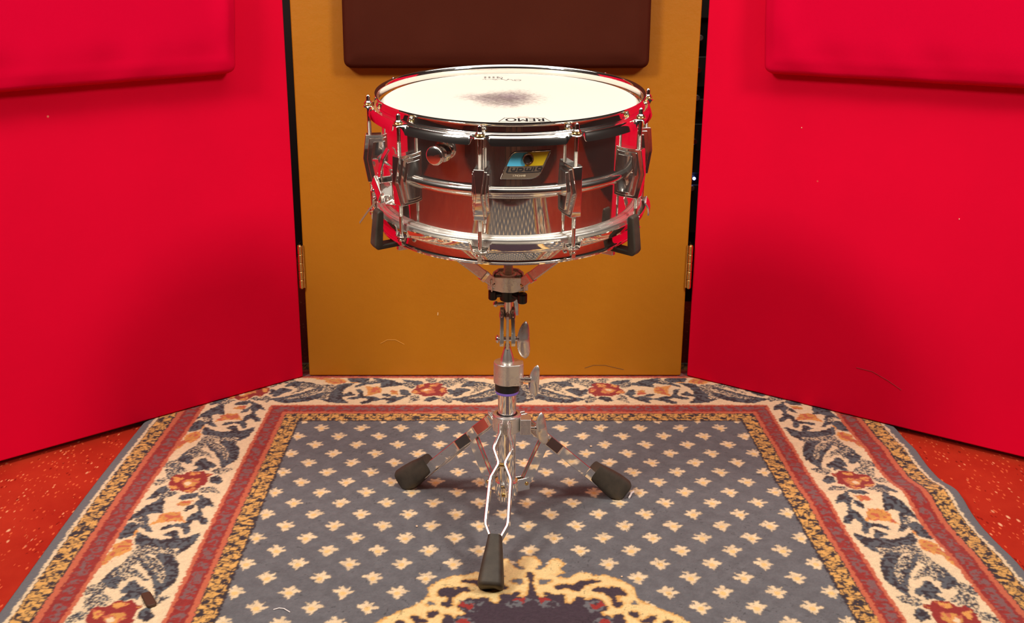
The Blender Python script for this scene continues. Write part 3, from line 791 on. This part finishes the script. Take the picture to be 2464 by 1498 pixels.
# lower rod: from the lug down through the ear, head below
mb = MB(); y = -.1935
mb.cyl((0, y, -.1350), (0, y, -.1640), .0026, n=20)
mb.lathe([(.0001, 0), (.0050, 0), (.0052, -.0012), (.0046, -.0030), (.0001, -.0032)], 24, Matrix.Translation((0, y, -.1668)))
mb.loft([[(a*.0028*q, y + b*.0028*q, z) for a, b in ((-1, -1), (1, -1), (1, 1), (-1, 1))] for z, q in ((-.1690, 1.1), (-.1765, .95), (-.1775, .6))])
rodb = mb.build('tension_rod', WORN, drum, M=UP, bevel=.0004)
tr = MB().cyl((0, 0, .003), (0, 0, -.0160), .0028, n=18).build('threaded_end', THREAD, rodb); tr.matrix_local = Matrix.Translation((0, -.1935, HB - .1200))
for o in (lug0, rod0, rodb): o.matrix_local = RZ(RODS[0])
for a in RODS[1:]:
    for o in (lug0, rod0, rodb): dup(o, drum, RZ(a))

# badge on the shell, curved with it.  s: mm to the right of the badge centre, h: mm below the badge's top edge
BA = 5.6
def bp(s, h, lift): 
    return tuple(az(BA + math.degrees(s/1000/RSH), RSH + lift, -.0360 - h/1000))
def badge_part(poly, lift, th, name, mat, parent, label=None):
    # triangulate in 2-D on a fine strip grid so the plate follows the shell
    bm = bmesh.new(); vs = [bm.verts.new((x, y, 0)) for x, y in poly]; bm.faces.new(vs)
    xs_ = [p[0] for p in poly]; x = min(xs_) + 2
    while x < max(xs_) - .5:
        g = bm.verts[:] + bm.edges[:] + bm.faces[:]
        bmesh.ops.bisect_plane(bm, geom=g, plane_co=(x, 0, 0), plane_no=(1, 0, 0)); x += 2
    r = bmesh.ops.extrude_face_region(bm, geom=bm.faces[:])
    top = {e for e in r['geom'] if isinstance(e, bmesh.types.BMVert)}
    bm.verts.index_update(); vv = []
    for v in bm.verts: vv.append(bp(v.co.x, v.co.y, lift + (th if v in top else 0)))
    ff = [[q.index for q in f.verts] for f in bm.faces]; bm.free()
    mb = MB(); mb.add(vv, ff); o = mb.build(name, mat, parent, M=UP, smooth=False)
    if label: o['label'] = label
    return o
def arc(cx, cy, r, a0, a1, n=8): return [(cx + r*math.cos(R_(a0 + (a1-a0)*k/n)), cy + r*math.sin(R_(a0 + (a1-a0)*k/n))) for k in range(n+1)]
BR_ = NT('brushed_badge_plate', rgb(176, 160, 140), .32, .75); BR_.bump(BR_.noise(300, 3), .1, .0003)
plate = fillet([(0, 0), (-17.5, 0), (-31.5, 35), (9, 35), (18, 26), (30.5, 0), (0, 0)], 9, 6)
outer = [(30.3, 0), (30.6, .8)] + [(20.4, 22.6), (18.6, 26.6), (16.2, 30.2), (12.6, 33.2), (8.0, 34.8), (3.5, 35), (-31.2, 35), (-31.6, 34.2), (-22.2, 11.0), (-20.8, 7.6), (-19.2, 4.6), (-16.8, 2.0), (-13.6, .5), (-10.5, 0)]
badge = badge_part(outer, .0002, .0007, 'badge', BR_.m, drum, 'slanted metal maker badge')
rim = [(x, y) for x, y in outer]
# raised bright edge
mb = MB(); pts = [Vector(bp(x, y, .0011)) for x, y in outer + outer[:1]]; dense = []
for a, b in zip(outer, outer[1:] + outer[:1]):
    n = max(1, int(math.hypot(b[0]-a[0], b[1]-a[1])/2))
    for k in range(n): dense.append(bp(a[0]+(b[0]-a[0])*k/n, a[1]+(b[1]-a[1])*k/n, .0010))
dense.append(dense[0]); mb.tube(dense, .0005, 6); mb.build('raised_edge', CHROME, badge, M=UP)
BL = NT('sky_blue_enamel', rgb(95, 205, 245), .35).m; OL = NT('olive_yellow_enamel', rgb(226, 194, 36), .35).m
badge_part([(-10.0, 1.4), (1.5, 1.4), (-2.2, 18.4), (-24.2, 18.4), (-20.9, 10.4), (-19.4, 7.2), (-17.8, 4.8), (-15.6, 2.9), (-13.0, 1.8)], .0009, .0002, 'blue_field', BL, badge, 'sky blue enamel half')
badge_part([(1.5, 1.4), (28.3, 1.4), (21.1, 17.6), (20.8, 18.4), (-2.2, 18.4)], .0009, .0002, 'yellow_field', OL, badge, 'olive yellow enamel half')
def stroke(pts, w_, name=None, cap=False):
    """thick polyline as a list of quads (2-D)"""
    out = []
    for a, b in zip(pts, pts[1:]):
        dx, dy = b[0]-a[0], b[1]-a[1]; L = math.hypot(dx, dy); nx_, ny_ = -dy/L*w_/2, dx/L*w_/2; ex, ey = dx/L*w_*.35, dy/L*w_*.35
        out.append([(a[0]+nx_-ex, a[1]+ny_-ey), (b[0]+nx_+ex, b[1]+ny_+ey), (b[0]-nx_+ex, b[1]-ny_+ey), (a[0]-nx_-ex, a[1]-ny_-ey)])
    return out
def skew(p, k=-.36): return (p[0] + k*(p[1] - 18), p[1])
letters = []
def L_(pts, w_=1.15): letters.extend(stroke([skew((p[0], p[1] + .5)) for p in pts], w_*1.12))
# tall L whose foot runs on under the whole word
L_([(-21.6, 19.0), (-21.6, 25.0), (-20.6, 26.2), (18.0, 26.0), (20.4, 25.2), (20.8, 23.6)], 1.1); L_([(-21.2, 19.0), (-21.2, 25.4)], 2.0)
L_([(-16.6, 20.4), (-16.6, 22.8), (-15.6, 23.9), (-12.2, 23.9), (-11.4, 23.0), (-11.4, 20.4)], 1.5)
L_([(-8.2, 20.4), (-8.2, 23.9), (-4.0, 23.9), (-2.6, 22.8), (-2.6, 21.5), (-4.0, 20.5), (-8.2, 20.5)], 1.45)
L_([(.6, 20.3), (.6, 22.8), (1.6, 23.8), (4.0, 23.8), (4.6, 22.6), (4.6, 20.9)], 1.4); L_([(4.6, 22.8), (5.4, 23.8), (7.8, 23.8), (8.6, 22.8), (8.6, 20.2)], 1.4)
L_([(11.6, 20.2), (11.6, 23.9)], 1.6)
L_([(20.8, 23.8), (20.8, 21.0), (19.8, 19.9), (16.6, 19.9), (15.6, 21.0), (15.6, 22.4), (16.6, 23.4), (20.4, 23.4)], 1.45)
mb = MB()
for i, q in enumerate(letters):
    lift = .0011 + .00001*(i % 5)
    n = max(1, int(max(abs(q[0][0]-q[1][0]), .1)/2)); 
    for k in range(n):
        a0, a1 = k/n, (k+1)/n
        def lp(p, r, t): return (p[0]+(r[0]-p[0])*t, p[1]+(r[1]-p[1])*t)
        c = [lp(q[0], q[1], a0), lp(q[0], q[1], a1), lp(q[3], q[2], a1), lp(q[3], q[2], a0)]
        lo = [bp(x, y, lift - .0003) for x, y in c]; hi = [bp(x, y, lift) for x, y in c]
        mb.add(lo + hi, [[0,1,2,3],[4,5,6,7],[0,1,5,4],[1,2,6,5],[2,3,7,6],[3,0,4,7]])
tag(mb.build('lettering', INK, badge, M=UP, smooth=False), 'black stylised maker lettering')
def text_geo(s, size, shear=0):
    cu = bpy.data.curves.new('t', 'FONT'); cu.body = s; cu.size = size; cu.align_x = 'CENTER'; cu.shear = shear; cu.resolution_u = 3
    ob = bpy.data.objects.new('t', cu); col.objects.link(ob); bpy.context.view_layer.update()
    dg = bpy.context.evaluated_depsgraph_get(); m = bpy.data.meshes.new_from_object(ob.evaluated_get(dg))
    v = [tuple(q.co) for q in m.vertices]; f = [list(p.vertices) for p in m.polygons]
    bpy.data.objects.remove(ob); bpy.data.meshes.remove(m); bpy.data.curves.remove(cu)
    return v, f
v, f = text_geo('1743448', 3.6); mb = MB(); mb.add([bp(p[0]*1.3 - 9.0, 31.8 - p[1], .00125) for p in v], f)
tag(mb.build('serial_number', NT('stamped_pale_digits', rgb(250, 235, 200), .4).m, badge, M=UP, smooth=False), 'pale stamped serial number')
gm_ = az(BA + math.degrees(-.0006/RSH + .0044/RSH), RSH, -.0360 - .0092)
GA = BA + math.degrees(.0020/RSH)
Mg = RZ(GA) @ Matrix.Translation((0, -(RSH + .0009), -.0455)) @ Matrix.Rotation(math.pi/2, 4, 'X')
MB().lathe([(.0047, -.002), (.0047, .0016), (.0055, .0026), (.0065, .0026), (.0074, .0014), (.0076, 0)], 40, Mg, closed=True).build('vent_eyelet', GROM, badge, M=UP)
MB().lathe([(.0001, .0001), (.0050, .0001), (.0050, .0003), (.0001, .0003)], 32, Mg).build('vent_hole', HOLE, badge, M=UP)

# tone control knob
KA = -29.2; Mk = RZ(KA) @ Matrix.Translation((0, -RSH, -.0430)) @ Matrix.Rotation(math.pi/2, 4, 'X')
kn = MB().lathe([(.0001, .0140), (.0110, .0140), (.0119, .0148), (.0122, .0180), (.0122, .0200), (.0115, .0212), (.0095, .0219), (.0050, .0224), (.0001, .0225)], 48, Mk).build('muffler_knob', CHROME, drum, M=UP, angle=60)
MB().lathe([(.0001, 0), (.0118, 0), (.0124, .0010), (.0122, .0024), (.0108, .0034), (.0084, .0046), (.0074, .0070), (.0078, .0110), (.0098, .0140), (.0001, .0141)], 40, Mk).build('stem', WORN, kn, M=UP)

# print on the head
hz = -.0091
def head_txt(s, size, x, y, rot, name, mat, sx=1.0, shear=0, boldness=0):
    v, f = text_geo(s, size, shear); mb = MB(); c, si = math.cos(rot), math.sin(rot)
    mb.add([(x + (p[0]*sx)*c - p[1]*si, y + (p[0]*sx)*si + p[1]*c, hz) for p in v], f)
    return mb.build(name, mat, hd, M=UP, smooth=False)
logo = MB()
def flat_stroke(mb, pts, w_, z=hz):
    for q in stroke(pts, w_): mb.add([(x, y, z) for x, y in q], [[0, 1, 2, 3]])
lx = .0168
v, f = text_geo('REMO', .0235); c = -1
for dx_ in (-.0004, 0, .0004):
    logo.add([(lx - (p[0]*.80 + dx_), -.1172 - p[1], hz) for p in v], f)
flat_stroke(logo, [(lx - .0255, -.1145), (lx + .0245, -.1145), (lx + .0325, -.1350), (lx - .0335, -.1350), (lx - .0255, -.1145)], .0011)
tag(logo.build('printed_logo', INK, hd, M=UP, smooth=False), 'black printed maker logo, upside down')
PINK = NT('faint_red_ink', rgb(190, 130, 125), .7).m
head_txt('COATED', .0034, lx - .002, -.1075, math.pi, 'small_print', PINK)
head_txt('MADE IN USA', .0026, lx - .002, -.1110, math.pi, 'small_print', PINK)
sig = MB()
for k in range(4):
    for r in range(3): flat_stroke(sig, [(-.0360 + k*.0062, .1440 - r*.0042), (-.0330 + k*.0062, .1450 - r*.0042), (-.0350 + k*.0062, .1425 - r*.0042), (-.0320 + k*.0062, .1435 - r*.0042)], .0007)
flat_stroke(sig, [(-.036, .1565), (-.010, .1575), (.002, .1570)], .0004)
flat_stroke(sig, [(-.038, .1245), (-.034, .1280), (-.033, .1235), (-.024, .1270), (-.014, .1265), (-.009, .1255), (-.0135, .1400), (-.0100, .1420), (-.0080, .1390), (-.0100, .1300), (-.0030, .1170), (.0010, .1280), (-.0010, .1250), (.0050, .1230), (.0070, .1170), (.0110, .1150), (.0090, .1220), (.0150, .1250), (.0190, .1200), (.0165, .1140), (.0110, .1160)], .0009)
flat_stroke(sig, [(-.024, .1270), (-.019, .1205), (-.018, .1240), (-.016, .1210)], .0008)
tag(sig.build('pen_writing', INK, hd, M=UP, smooth=False), 'scribbled ink writing on the far side of the head')

# snare strainer on the left side
st = empty('snare_strainer', (0, 0, 0)); st.parent = drum; st['label'] = 'chrome snare strainer with its lever'
def SP(a, o, z): return az(a, RSH + o, z)
mb = MB()
Ms = RZ(-63) @ Matrix.Translation((0, -RSH, -.1120))
mb.box((0, -.003, .004), (.030, .006, .040), Ms)
for sx_ in (-1, 1): mb.box((sx_*.0125, -.013, .0), (.0022, .020, .026), Ms)
mb.build('mounting_plate', CHROME, st, M=UP, bevel=.001)
mb = MB(); Mt = Ms @ Matrix.Translation((.0, -.021, .002)) @ Matrix.Rotation(R_(38), 4, 'Y')
mb.box((0, 0, 0), (.030, .006, .017), Mt); mb.build('cam_housing', CHROME, st, M=UP, bevel=.001)
mb = MB(); mb.tube([SP(-63, .004, -.058), SP(-63.5, .011, -.070), SP(-64.5, .015, -.088), SP(-65, .014, -.108)], .003, square=(.0085, .0026), up=az(-60, 1, 0)); mb.build('lever', CHROME, st, M=UP, bevel=.0007)
mb = MB(); mb.cyl(SP(-65.5, .012, -.115), SP(-66, .021, -.116), .0030); mb.ball(SP(-66, .0225, -.116), .0040); mb.build('adjusting_screw', CHROME, st, M=UP)
mb = MB()
mb.tube([SP(-60, .010, -.122), SP(-57, .012, -.128), SP(-53, .010, -.124), SP(-51, .003, -.112)], .0, square=(.016, .0016), up=(0, 0, 1)); mb.build('spring_plate', CHROME, st, M=UP, bevel=.0005)
mb = MB()
mb.tube([SP(-68, .012, -.116), SP(-68, .014, -.124), SP(-68, .012, -.131)], .0, square=(.014, .0030), up=az(-66, 1, 0)); mb.box((0, -.011, -.023), (.016, .008, .008), RZ(-68) @ Matrix.Translation((0, -RSH, -.108)))
mb.build('snare_clamp', CHROME, st, M=UP, bevel=.0008)
for dz in (-.121, -.131): MB().ball(SP(-70.5, .0185, dz), .0026, n=12).build('clamp_screw', CHROME, st, M=UP)
mb = MB(); mb.tube([SP(-70.5, .014, -.134), SP(-73, .026, -.152), SP(-76, .037, -.172)], .0, square=(.0035, .0004), up=az(-70, 1, 0)); 
tag(mb.build('snare_strap', FILM, st, M=UP), 'loose end of clear strap')
# butt plate on the right
bt = empty('snare_butt', (0, 0, 0)); bt.parent = drum; bt['label'] = 'small chrome snare butt plate'
mb = MB(); mb.box((0, -.006, 0), (.028, .012, .018), RZ(110) @ Matrix.Translation((0, -RSH, -.125))); mb.build('butt_plate', CHROME, bt, M=UP, bevel=.0015)
mb = MB(); mb.tube([az(70, .1965, -.133), az(73, .1990, -.143), az(76, .1990, -.153), az(78, .1985, -.160)], .0, square=(.011, .003), up=az(75, 1, 0)); mb.build('snare_clamp', CHROME, bt, M=UP, bevel=.0006)

# ---------------------------------------------------------------- the stand
PX, PY = .0295, 1.475
def zq(z): return .8 - (.8 - z)*.98333
base = Vector((PX, PY, 0)); stand = empty('snare_stand', base)
tag(stand, 'chrome tripod snare stand with black rubber feet, standing on the rug under the drum', 'drum stand')
SM = Matrix.Translation(-base)
def sp(mb, name, mat, parent=None, **kw):
    return mb.build(name, mat, parent or stand, M=SM, **kw)
def c_at(z, dx=0, dy=0): return Vector((PX + dx, PY + dy, zq(z)))
def tubez(z0, z1, r, r2=None, n=40, mb=None): return (mb or MB()).cyl(c_at(z0), c_at(z1), r, r2, n)
MC = lambda z: Matrix.Translation((PX, PY, zq(z)))
# lower tube, open bottom end
sp(MB().lathe([(.0122, .0370), (.0134, .0375), (.0134, .216), (.0122, .216)], 48, Matrix.Translation((PX, PY, 0)), closed=True), 'base_tube', STAND)
# lower brace collar with three tabs
LEGS = [-7.0, 114.5, -126.5]              # azimuth of each leg, 0 = towards the camera
def laz(a): a = R_(a); return Vector((math.sin(a), -math.cos(a), 0))
mb = MB(); mb.lathe([(.0136, .0), (.0172, .0), (.0176, .002), (.0176, .020), (.0168, .022), (.0136, .022)], 40, MC(.034), closed=True)
for a in LEGS:
    for s in (-1, 1): mb.box((s*.0050, -.0255, .0577), (.0022, .022, .020), Matrix.Translation((PX, PY, 0)) @ RZ(a))
lc = sp(mb, 'brace_collar', STAND, bevel=.0006)
for a in LEGS: sp(MB().cyl(base + laz(a)*.031 + Vector((math.cos(R_(a)), math.sin(R_(a)), 0))*-.0075 + Vector((0, 0, .0585)), base + laz(a)*.031 + Vector((math.cos(R_(a)), math.sin(R_(a)), 0))*.0075 + Vector((0, 0, .0585)), .0030, n=16), 'rivet', BRASS, lc)
# upper leg collar and clamp block
mb = MB(); mb.lathe([(.0138, .0), (.0205, .0), (.0215, .002), (.0215, .024), (.0200, .0265), (.0150, .0265), (.0138, .024)], 48, MC(.140), closed=True)
mb.box((.0270, -.0100, .1628), (.016, .020, .024), Matrix.Translation((PX, PY, 0)))
for a in LEGS:
    for s in (-1, 1): mb.box((s*.0042, -.024, .1640), (.0022, .016, .020), Matrix.Translation((PX, PY, 0)) @ RZ(a))
uc = sp(mb, 'leg_collar', SATIN, bevel=.0010)
mb = MB(); mb.lathe([(.0136, 0), (.0150, 0), (.0155, .0015), (.0136, .003)], 40, MC(.1655), closed=True); sp(mb, 'rubber_ring', BLACK)

def wing_nut(pos, lean, name='wing_nut', size=1.0, turn=0, axis=(1, 0, 0), stem=.012):
    """oblong wing nut; its stem runs along axis, the wings along a vertical that may lean"""
    M = Matrix.Translation(Vector(pos)) @ Matrix.Rotation(R_(turn), 4, 'Z') @ Matrix.Rotation(R_(lean), 4, 'Y') @ Matrix.Diagonal((size, size, size, 1))
    mb = MB()
    rings = []
    for k in range(15):
        t = -1 + 2*k/14; q = max(.02, 1 - abs(t)**2.4) ** .5
        wv = .0092*q*(1 - .16*t); th = .0042*q + .0022*math.exp(-(t/.25)**2)
        z = .0275*t - .002
        rings.append([M @ Vector((wv*math.cos(2*math.pi*j/20) + .0035*abs(t)**1.5, th*math.sin(2*math.pi*j/20), z)) for j in range(20)])
    mb.loft(rings)
    n = sp(mb, name, SATIN, angle=70)
    mb = MB(); ax = Vector(axis); p = Vector(pos)
    mb.cyl(p - ax*.004, p - ax*(.004 + stem), .0052*size, n=24); mb.cyl(p - ax*(.002 + stem), p - ax*(.010 + stem), .0036*size, n=16)
    sp(mb, 'stem', CHROME, n); return n
wing_nut((PX + .0500, PY - .012, .1588), -8, turn=20, size=.95, stem=.006)

# mast clamp
zb, zt = .2262, .2587
mb = MB()
poly = [(.0200*math.cos(R_(t)), .0200*math.sin(R_(t))) for t in range(20, 300, 10)] + [(.018, -.0170), (.0235, -.0115), (.0235, .0060)]
n_ = len(poly); mb.prism(poly, zt - zb, Matrix.Translation((PX, PY, zb)))
sp(mb, 'mast_clamp', SATIN, bevel=.0016, seg=3)
sp(MB().lathe([(.0140, 0), (.0178, 0), (.0178, .0125), (.0140, .0125)], 48, MC(.2045), closed=True), 'black_sleeve', BLACKTAPE, bevel=.0005)
sp(MB().lathe([(.0136, 0), (.0165, 0), (.0172, .0012), (.0172, .0042), (.0136, .0042)], 48, MC(.2000), closed=True), 'purple_ring', PURPLE)
wing_nut((PX + .0385, PY - .016, .2370), 7, turn=-35, size=.92, stem=.010)
# inner mast: flared ferrule, flattened tongue
mb = MB(); mb.lathe([(.0001, 0), (.0100, 0), (.0103, .0020), (.0100, .0040), (.0090, .0100), (.0060, .0200), (.0040, .0260), (.0034, .0300), (.0001, .0305)], 40, Matrix.Translation((PX, PY, zt - .002)))
mb.box((PX, PY, .304), (.0042, .014, .050))
sp(mb, 'inner_mast', HAZY, bevel=.0005, angle=50)

# basket, built in drum space
def D(a, r, z): return MD @ az(a, r, z)
HZ = -.262
# tilter plates between the mast and the basket screw
top = MD @ Vector((0, 0, -.335)); low = Vector((PX, PY, .2935))
mb = MB(); 
for s in (-1, 1):
    pts = []
    dvec = (Vector((0, top.y, top.z)) - Vector((0, low.y, low.z))).normalized(); nrm = Vector((0, -dvec.z, dvec.y))
    P0 = Vector((PX + s*.0085, low.y, low.z)) - dvec*.004; P1 = Vector((PX + s*.0078, top.y, top.z)) + dvec*.004
    ring = lambda P, w_, x: [P + nrm*w_ + Vector((x, 0, 0)), P - nrm*w_ + Vector((x, 0, 0)), P - nrm*w_ - Vector((x, 0, 0)), P + nrm*w_ - Vector((x, 0, 0))]
    mb.loft([ring(P0 - dvec*.007, .004, .0028), ring(P0 - dvec*.003, .0075, .0030), ring(P0 + dvec*.004, .0085, .0030), ring((P0+P1)/2, .0070, .0026), ring(P1 - dvec*.004, .0085, .0030), ring(P1 + dvec*.004, .0070, .0030), ring(P1 + dvec*.008, .004, .0026)])
sp(mb, 'tilter_plates', HAZY, bevel=.0008, seg=3)
mb = MB(); mb.cyl((PX - .0155, low.y, low.z), (PX + .0150, low.y, low.z), .0034, n=18); mb.ball((PX - .0145, low.y, low.z), .0030, .0062, .0062); sp(mb, 'tilter_bolt', CHROME)
wing_nut((PX + .0225, PY - .004, .2950), 0, turn=10, size=1.03, stem=.004)
mb = MB(); A_ = MD @ Vector((0, 0, -.300)); 
mb.tube([top + Vector((0, 0, -.006)), top, (top + A_)/2, A_], [.0040, .0058, .0062, .0062], 24); 
for s in (-1, 0, 1): mb.ball((PX + s*.0082, top.y - .001, top.z), .0040, .0085, .0085, 18)
mb.cyl((PX - .0165, top.y, top.z + .017), (PX + .004, top.y, top.z + .017), .0026, n=14); mb.ball((PX - .0170, top.y, top.z + .017), .0040, .0046, .0046, 14)
sp(mb, 'tilter_head', HAZY, angle=50)
mb = MB(); mb.tube([Vector((PX + .0125, top.y + .012, top.z - .004)), Vector((PX + .0125, top.y + .012, top.z + .034))], 0, square=(.0085, .0045), up=(0, 1, 0)); sp(mb, 'stop_bar', STAND, bevel=.001)
# threaded screw through the hub
ts = MB().cyl((0, 0, 0), (0, 0, .085), .0068, n=28).build('basket_screw', THREAD, stand)
ts.matrix_local = SM @ MD @ Matrix.Translation((0, 0, -.312))
# black clamping nut with three lobes
mb = MB(); Mn = MD @ Matrix.Translation((0, 0, -.3065))
mb.lathe([(.0001, -.0035), (.0115, -.0035), (.0125, -.0020), (.0125, .0060), (.0135, .0080), (.0135, .0150), (.0115, .0170), (.0001, .0170)], 36, Mn)
for a, r in ((-78, .0235), (48, .0275), (165, .025)):
    mb.tube([Mn @ az(a, .008, .0085), Mn @ az(a, r - .004, .0075)], .0058, 14)
    mb.cyl(Mn @ az(a, r, -.0010), Mn @ az(a, r, .0145), .0062 if a < 0 else .0070, n=24)
sp(mb, 'basket_nut', BLACK, bevel=.0008)
# hub: three bent plates, the arms pivot between their wings
AR = [-61, 53, 180]
Mh = MD @ Matrix.Translation((0, 0, -.2785))
mb = MB()
mb.lathe([(.0075, -.0095), (.0120, -.0095), (.0124, -.0085), (.0124, .0100), (.0112, .0112), (.0075, .0112)], 36, Mh, closed=True)
for a in (-4, 116.5, -120.5):
    pl = [(-.0300, -.0120), (-.0080, -.0215), (.0080, -.0215), (.0300, -.0120), (.0292, -.0101), (.0074, -.0193), (-.0074, -.0193), (-.0292, -.0101)]
    M_ = Mh @ RZ(a)
    # wings taper a little in height
    def hz_(x): return .0118 if abs(x) < .012 else .0098
    v = [M_ @ Vector((x, y, -hz_(x) - (.0012 if abs(x) > .012 else 0))) for x, y in pl] + [M_ @ Vector((x, y, hz_(x) - (.0014 if abs(x) > .012 else 0))) for x, y in pl]
    n = len(pl); mb.add(v, [[0, 1, 6, 7], [1, 2, 5, 6], [2, 3, 4, 5], [8, 15, 14, 9], [9, 14, 13, 10], [10, 13, 12, 11]] + [[q, (q+1) % n, n + (q+1) % n, n + q] for q in range(n)])
    mb.box((0, -.0145, 0), (.014, .008, .016), M_)
hub = sp(mb, 'basket_hub', SATIN, bevel=.0006)
for a in (-4, 116.5, -120.5):
    for s_ in (-1, 1):
        c = Vector((s_*.0220, -.0155, -.0010)); nn = Vector((s_*.396, -.918, 0))
        p0 = Mh @ RZ(a) @ c; p1 = Mh @ RZ(a) @ (c + nn*.0016)
        sp(MB().cyl(p0, p1, .0040, .0030, n=24).ball(p1, .0022, n=12), 'pivot_screw', BRASS if s_ > 0 else WORN, hub)
def arm(a, zdrop=0):
    pts = [D(a, .020, -.2810), D(a, .038, -.2660), D(a, .060, -.2460), D(a, .085, -.2235), D(a, .108, -.2040), D(a, .128, -.1965), D(a, .150, -.1935), D(a, .176, -.1925)]
    mb = MB(); mb.tube(pts, 0, square=(.0070, .0140), up=(MD.to_3x3() @ Vector((0, 0, 1))))
    ar = sp(mb, 'basket_arm', SATIN, bevel=.0012)
    # collar where the arm is crimped
    mb = MB(); mb.tube([D(a, .038, -.2668), D(a, .043, -.2618)], 0, square=(.0088, .0162), up=(MD.to_3x3() @ Vector((0, 0, 1)))); sp(mb, 'arm_rib', CHROME, ar, bevel=.0008)
    # L-shaped rubber grip holding the bottom hoop
    wv = .0085
    prof = [(.1740, -.1915), (.2085, -.1920), (.2130, -.1855), (.2070, -.1405), (.2045, -.1370), (.1990, -.1375), (.1975, -.1410), (.2005, -.1848), (.1740, -.1848)]
    mb = MB(); v = []
    for s in (-1, 1):
        for r, z in prof: v.append(MD @ (RZ(a) @ Vector((s*wv, -r, z))))
    n = len(prof); mb.add(v, [list(range(n)), list(range(n, 2*n))[::-1]] + [[i, (i+1) % n, n + (i+1) % n, n + i] for i in range(n)])
    g = sp(mb, 'rubber_grip', RUBBER, ar, bevel=.0020, seg=3); g['label'] = 'black rubber grip'
    return ar
for a in AR: arm(a)

# legs: two bent flat strips, a boot and a brace each
def leg(a):
    f = laz(a); side = Vector((math.cos(R_(a)), math.sin(R_(a)), 0))
    P = lambda t: base + f*(.018 + .167*t) + Vector((0, 0, .170 - .160*t))
    dirv = (P(1) - P(0)).normalized(); up = side.cross(dirv).normalized()
    if up.z < 0: up = -up
    gaps = [(.02, .0072), (.045, .0072), (.085, .0066), (.175, .0130), (.195, .0130), (.275, .0052), (.295, .0052), (.375, .0135), (.40, .0148), (.655, .0158), (.68, .0150), (.775, .0050), (.86, .0045)]
    root = None
    mb = MB()
    for s in (-1, 1):
        rings = []
        for t, g in gaps:
            w_ = .0082; th = .0023; c = P(t) + side*s*g
            rings.append([c + up*w_ - side*th, c + up*w_ + side*th, c - up*w_ + side*th, c - up*w_ - side*th])
        mb.loft(rings)
    lg = sp(mb, 'leg', STAND, bevel=.0009, angle=25)
    for t, g in ((.285, .0075), (.0, .0085)):
        sp(MB().cyl(P(t) - side*g, P(t) + side*g, .0030, n=16), 'rivet', BRASS if t else CHROME, lg)
    # rubber boot
    mb = MB(); rings = []
    def rr(c, hw, hh, n=28, e=3.4):
        out = []
        for k in range(n):
            an = 2*math.pi*k/n; ca, sa = math.cos(an), math.sin(an)
            x = math.copysign(abs(ca)**(2/e), ca)*hw; y = math.copysign(abs(sa)**(2/e), sa)*hh
            p = c + side*x + up*y; p.z = max(p.z, .0009); out.append(p)
        return out
    for t, hw, hh, o in ((.765, .0080, .0100, .001), (.755, .0096, .0150, .004), (.80, .0108, .0160, .004), (.90, .0140, .0185, .006), (1.0, .0168, .0205, .007), (1.045, .0178, .0210, .007), (1.062, .0168, .0195, .007), (1.070, .0130, .0150, .007)):
        rings.append(rr(P(t) + up*(o + .004), hw, hh))
    mb.loft(rings[1:]); bo = sp(mb, 'rubber_foot', RUBBER, lg, angle=60); bo['label'] = 'black rubber foot'
    # brace
    q0 = P(.285) - up*.002; q1 = base + f*.031 + Vector((0, 0, .0585)); dv = (q1 - q0).normalized(); wv = side.cross(dv).normalized()
    mb = MB()
    for s in (-1, 1):
        rings = []
        for t, k in ((0, .55), (.06, 1), (.94, 1), (1, .55)):
            c = q0 + (q1 - q0)*t + side*s*.0036; w_ = .0080*k
            rings.append([c + wv*w_ - side*.0008, c + wv*w_ + side*.0008, c - wv*w_ + side*.0008, c - wv*w_ - side*.0008])
        mb.loft(rings)
    sp(mb, 'brace', STAND, lg, bevel=.0003, angle=25)
for a in LEGS: leg(a)
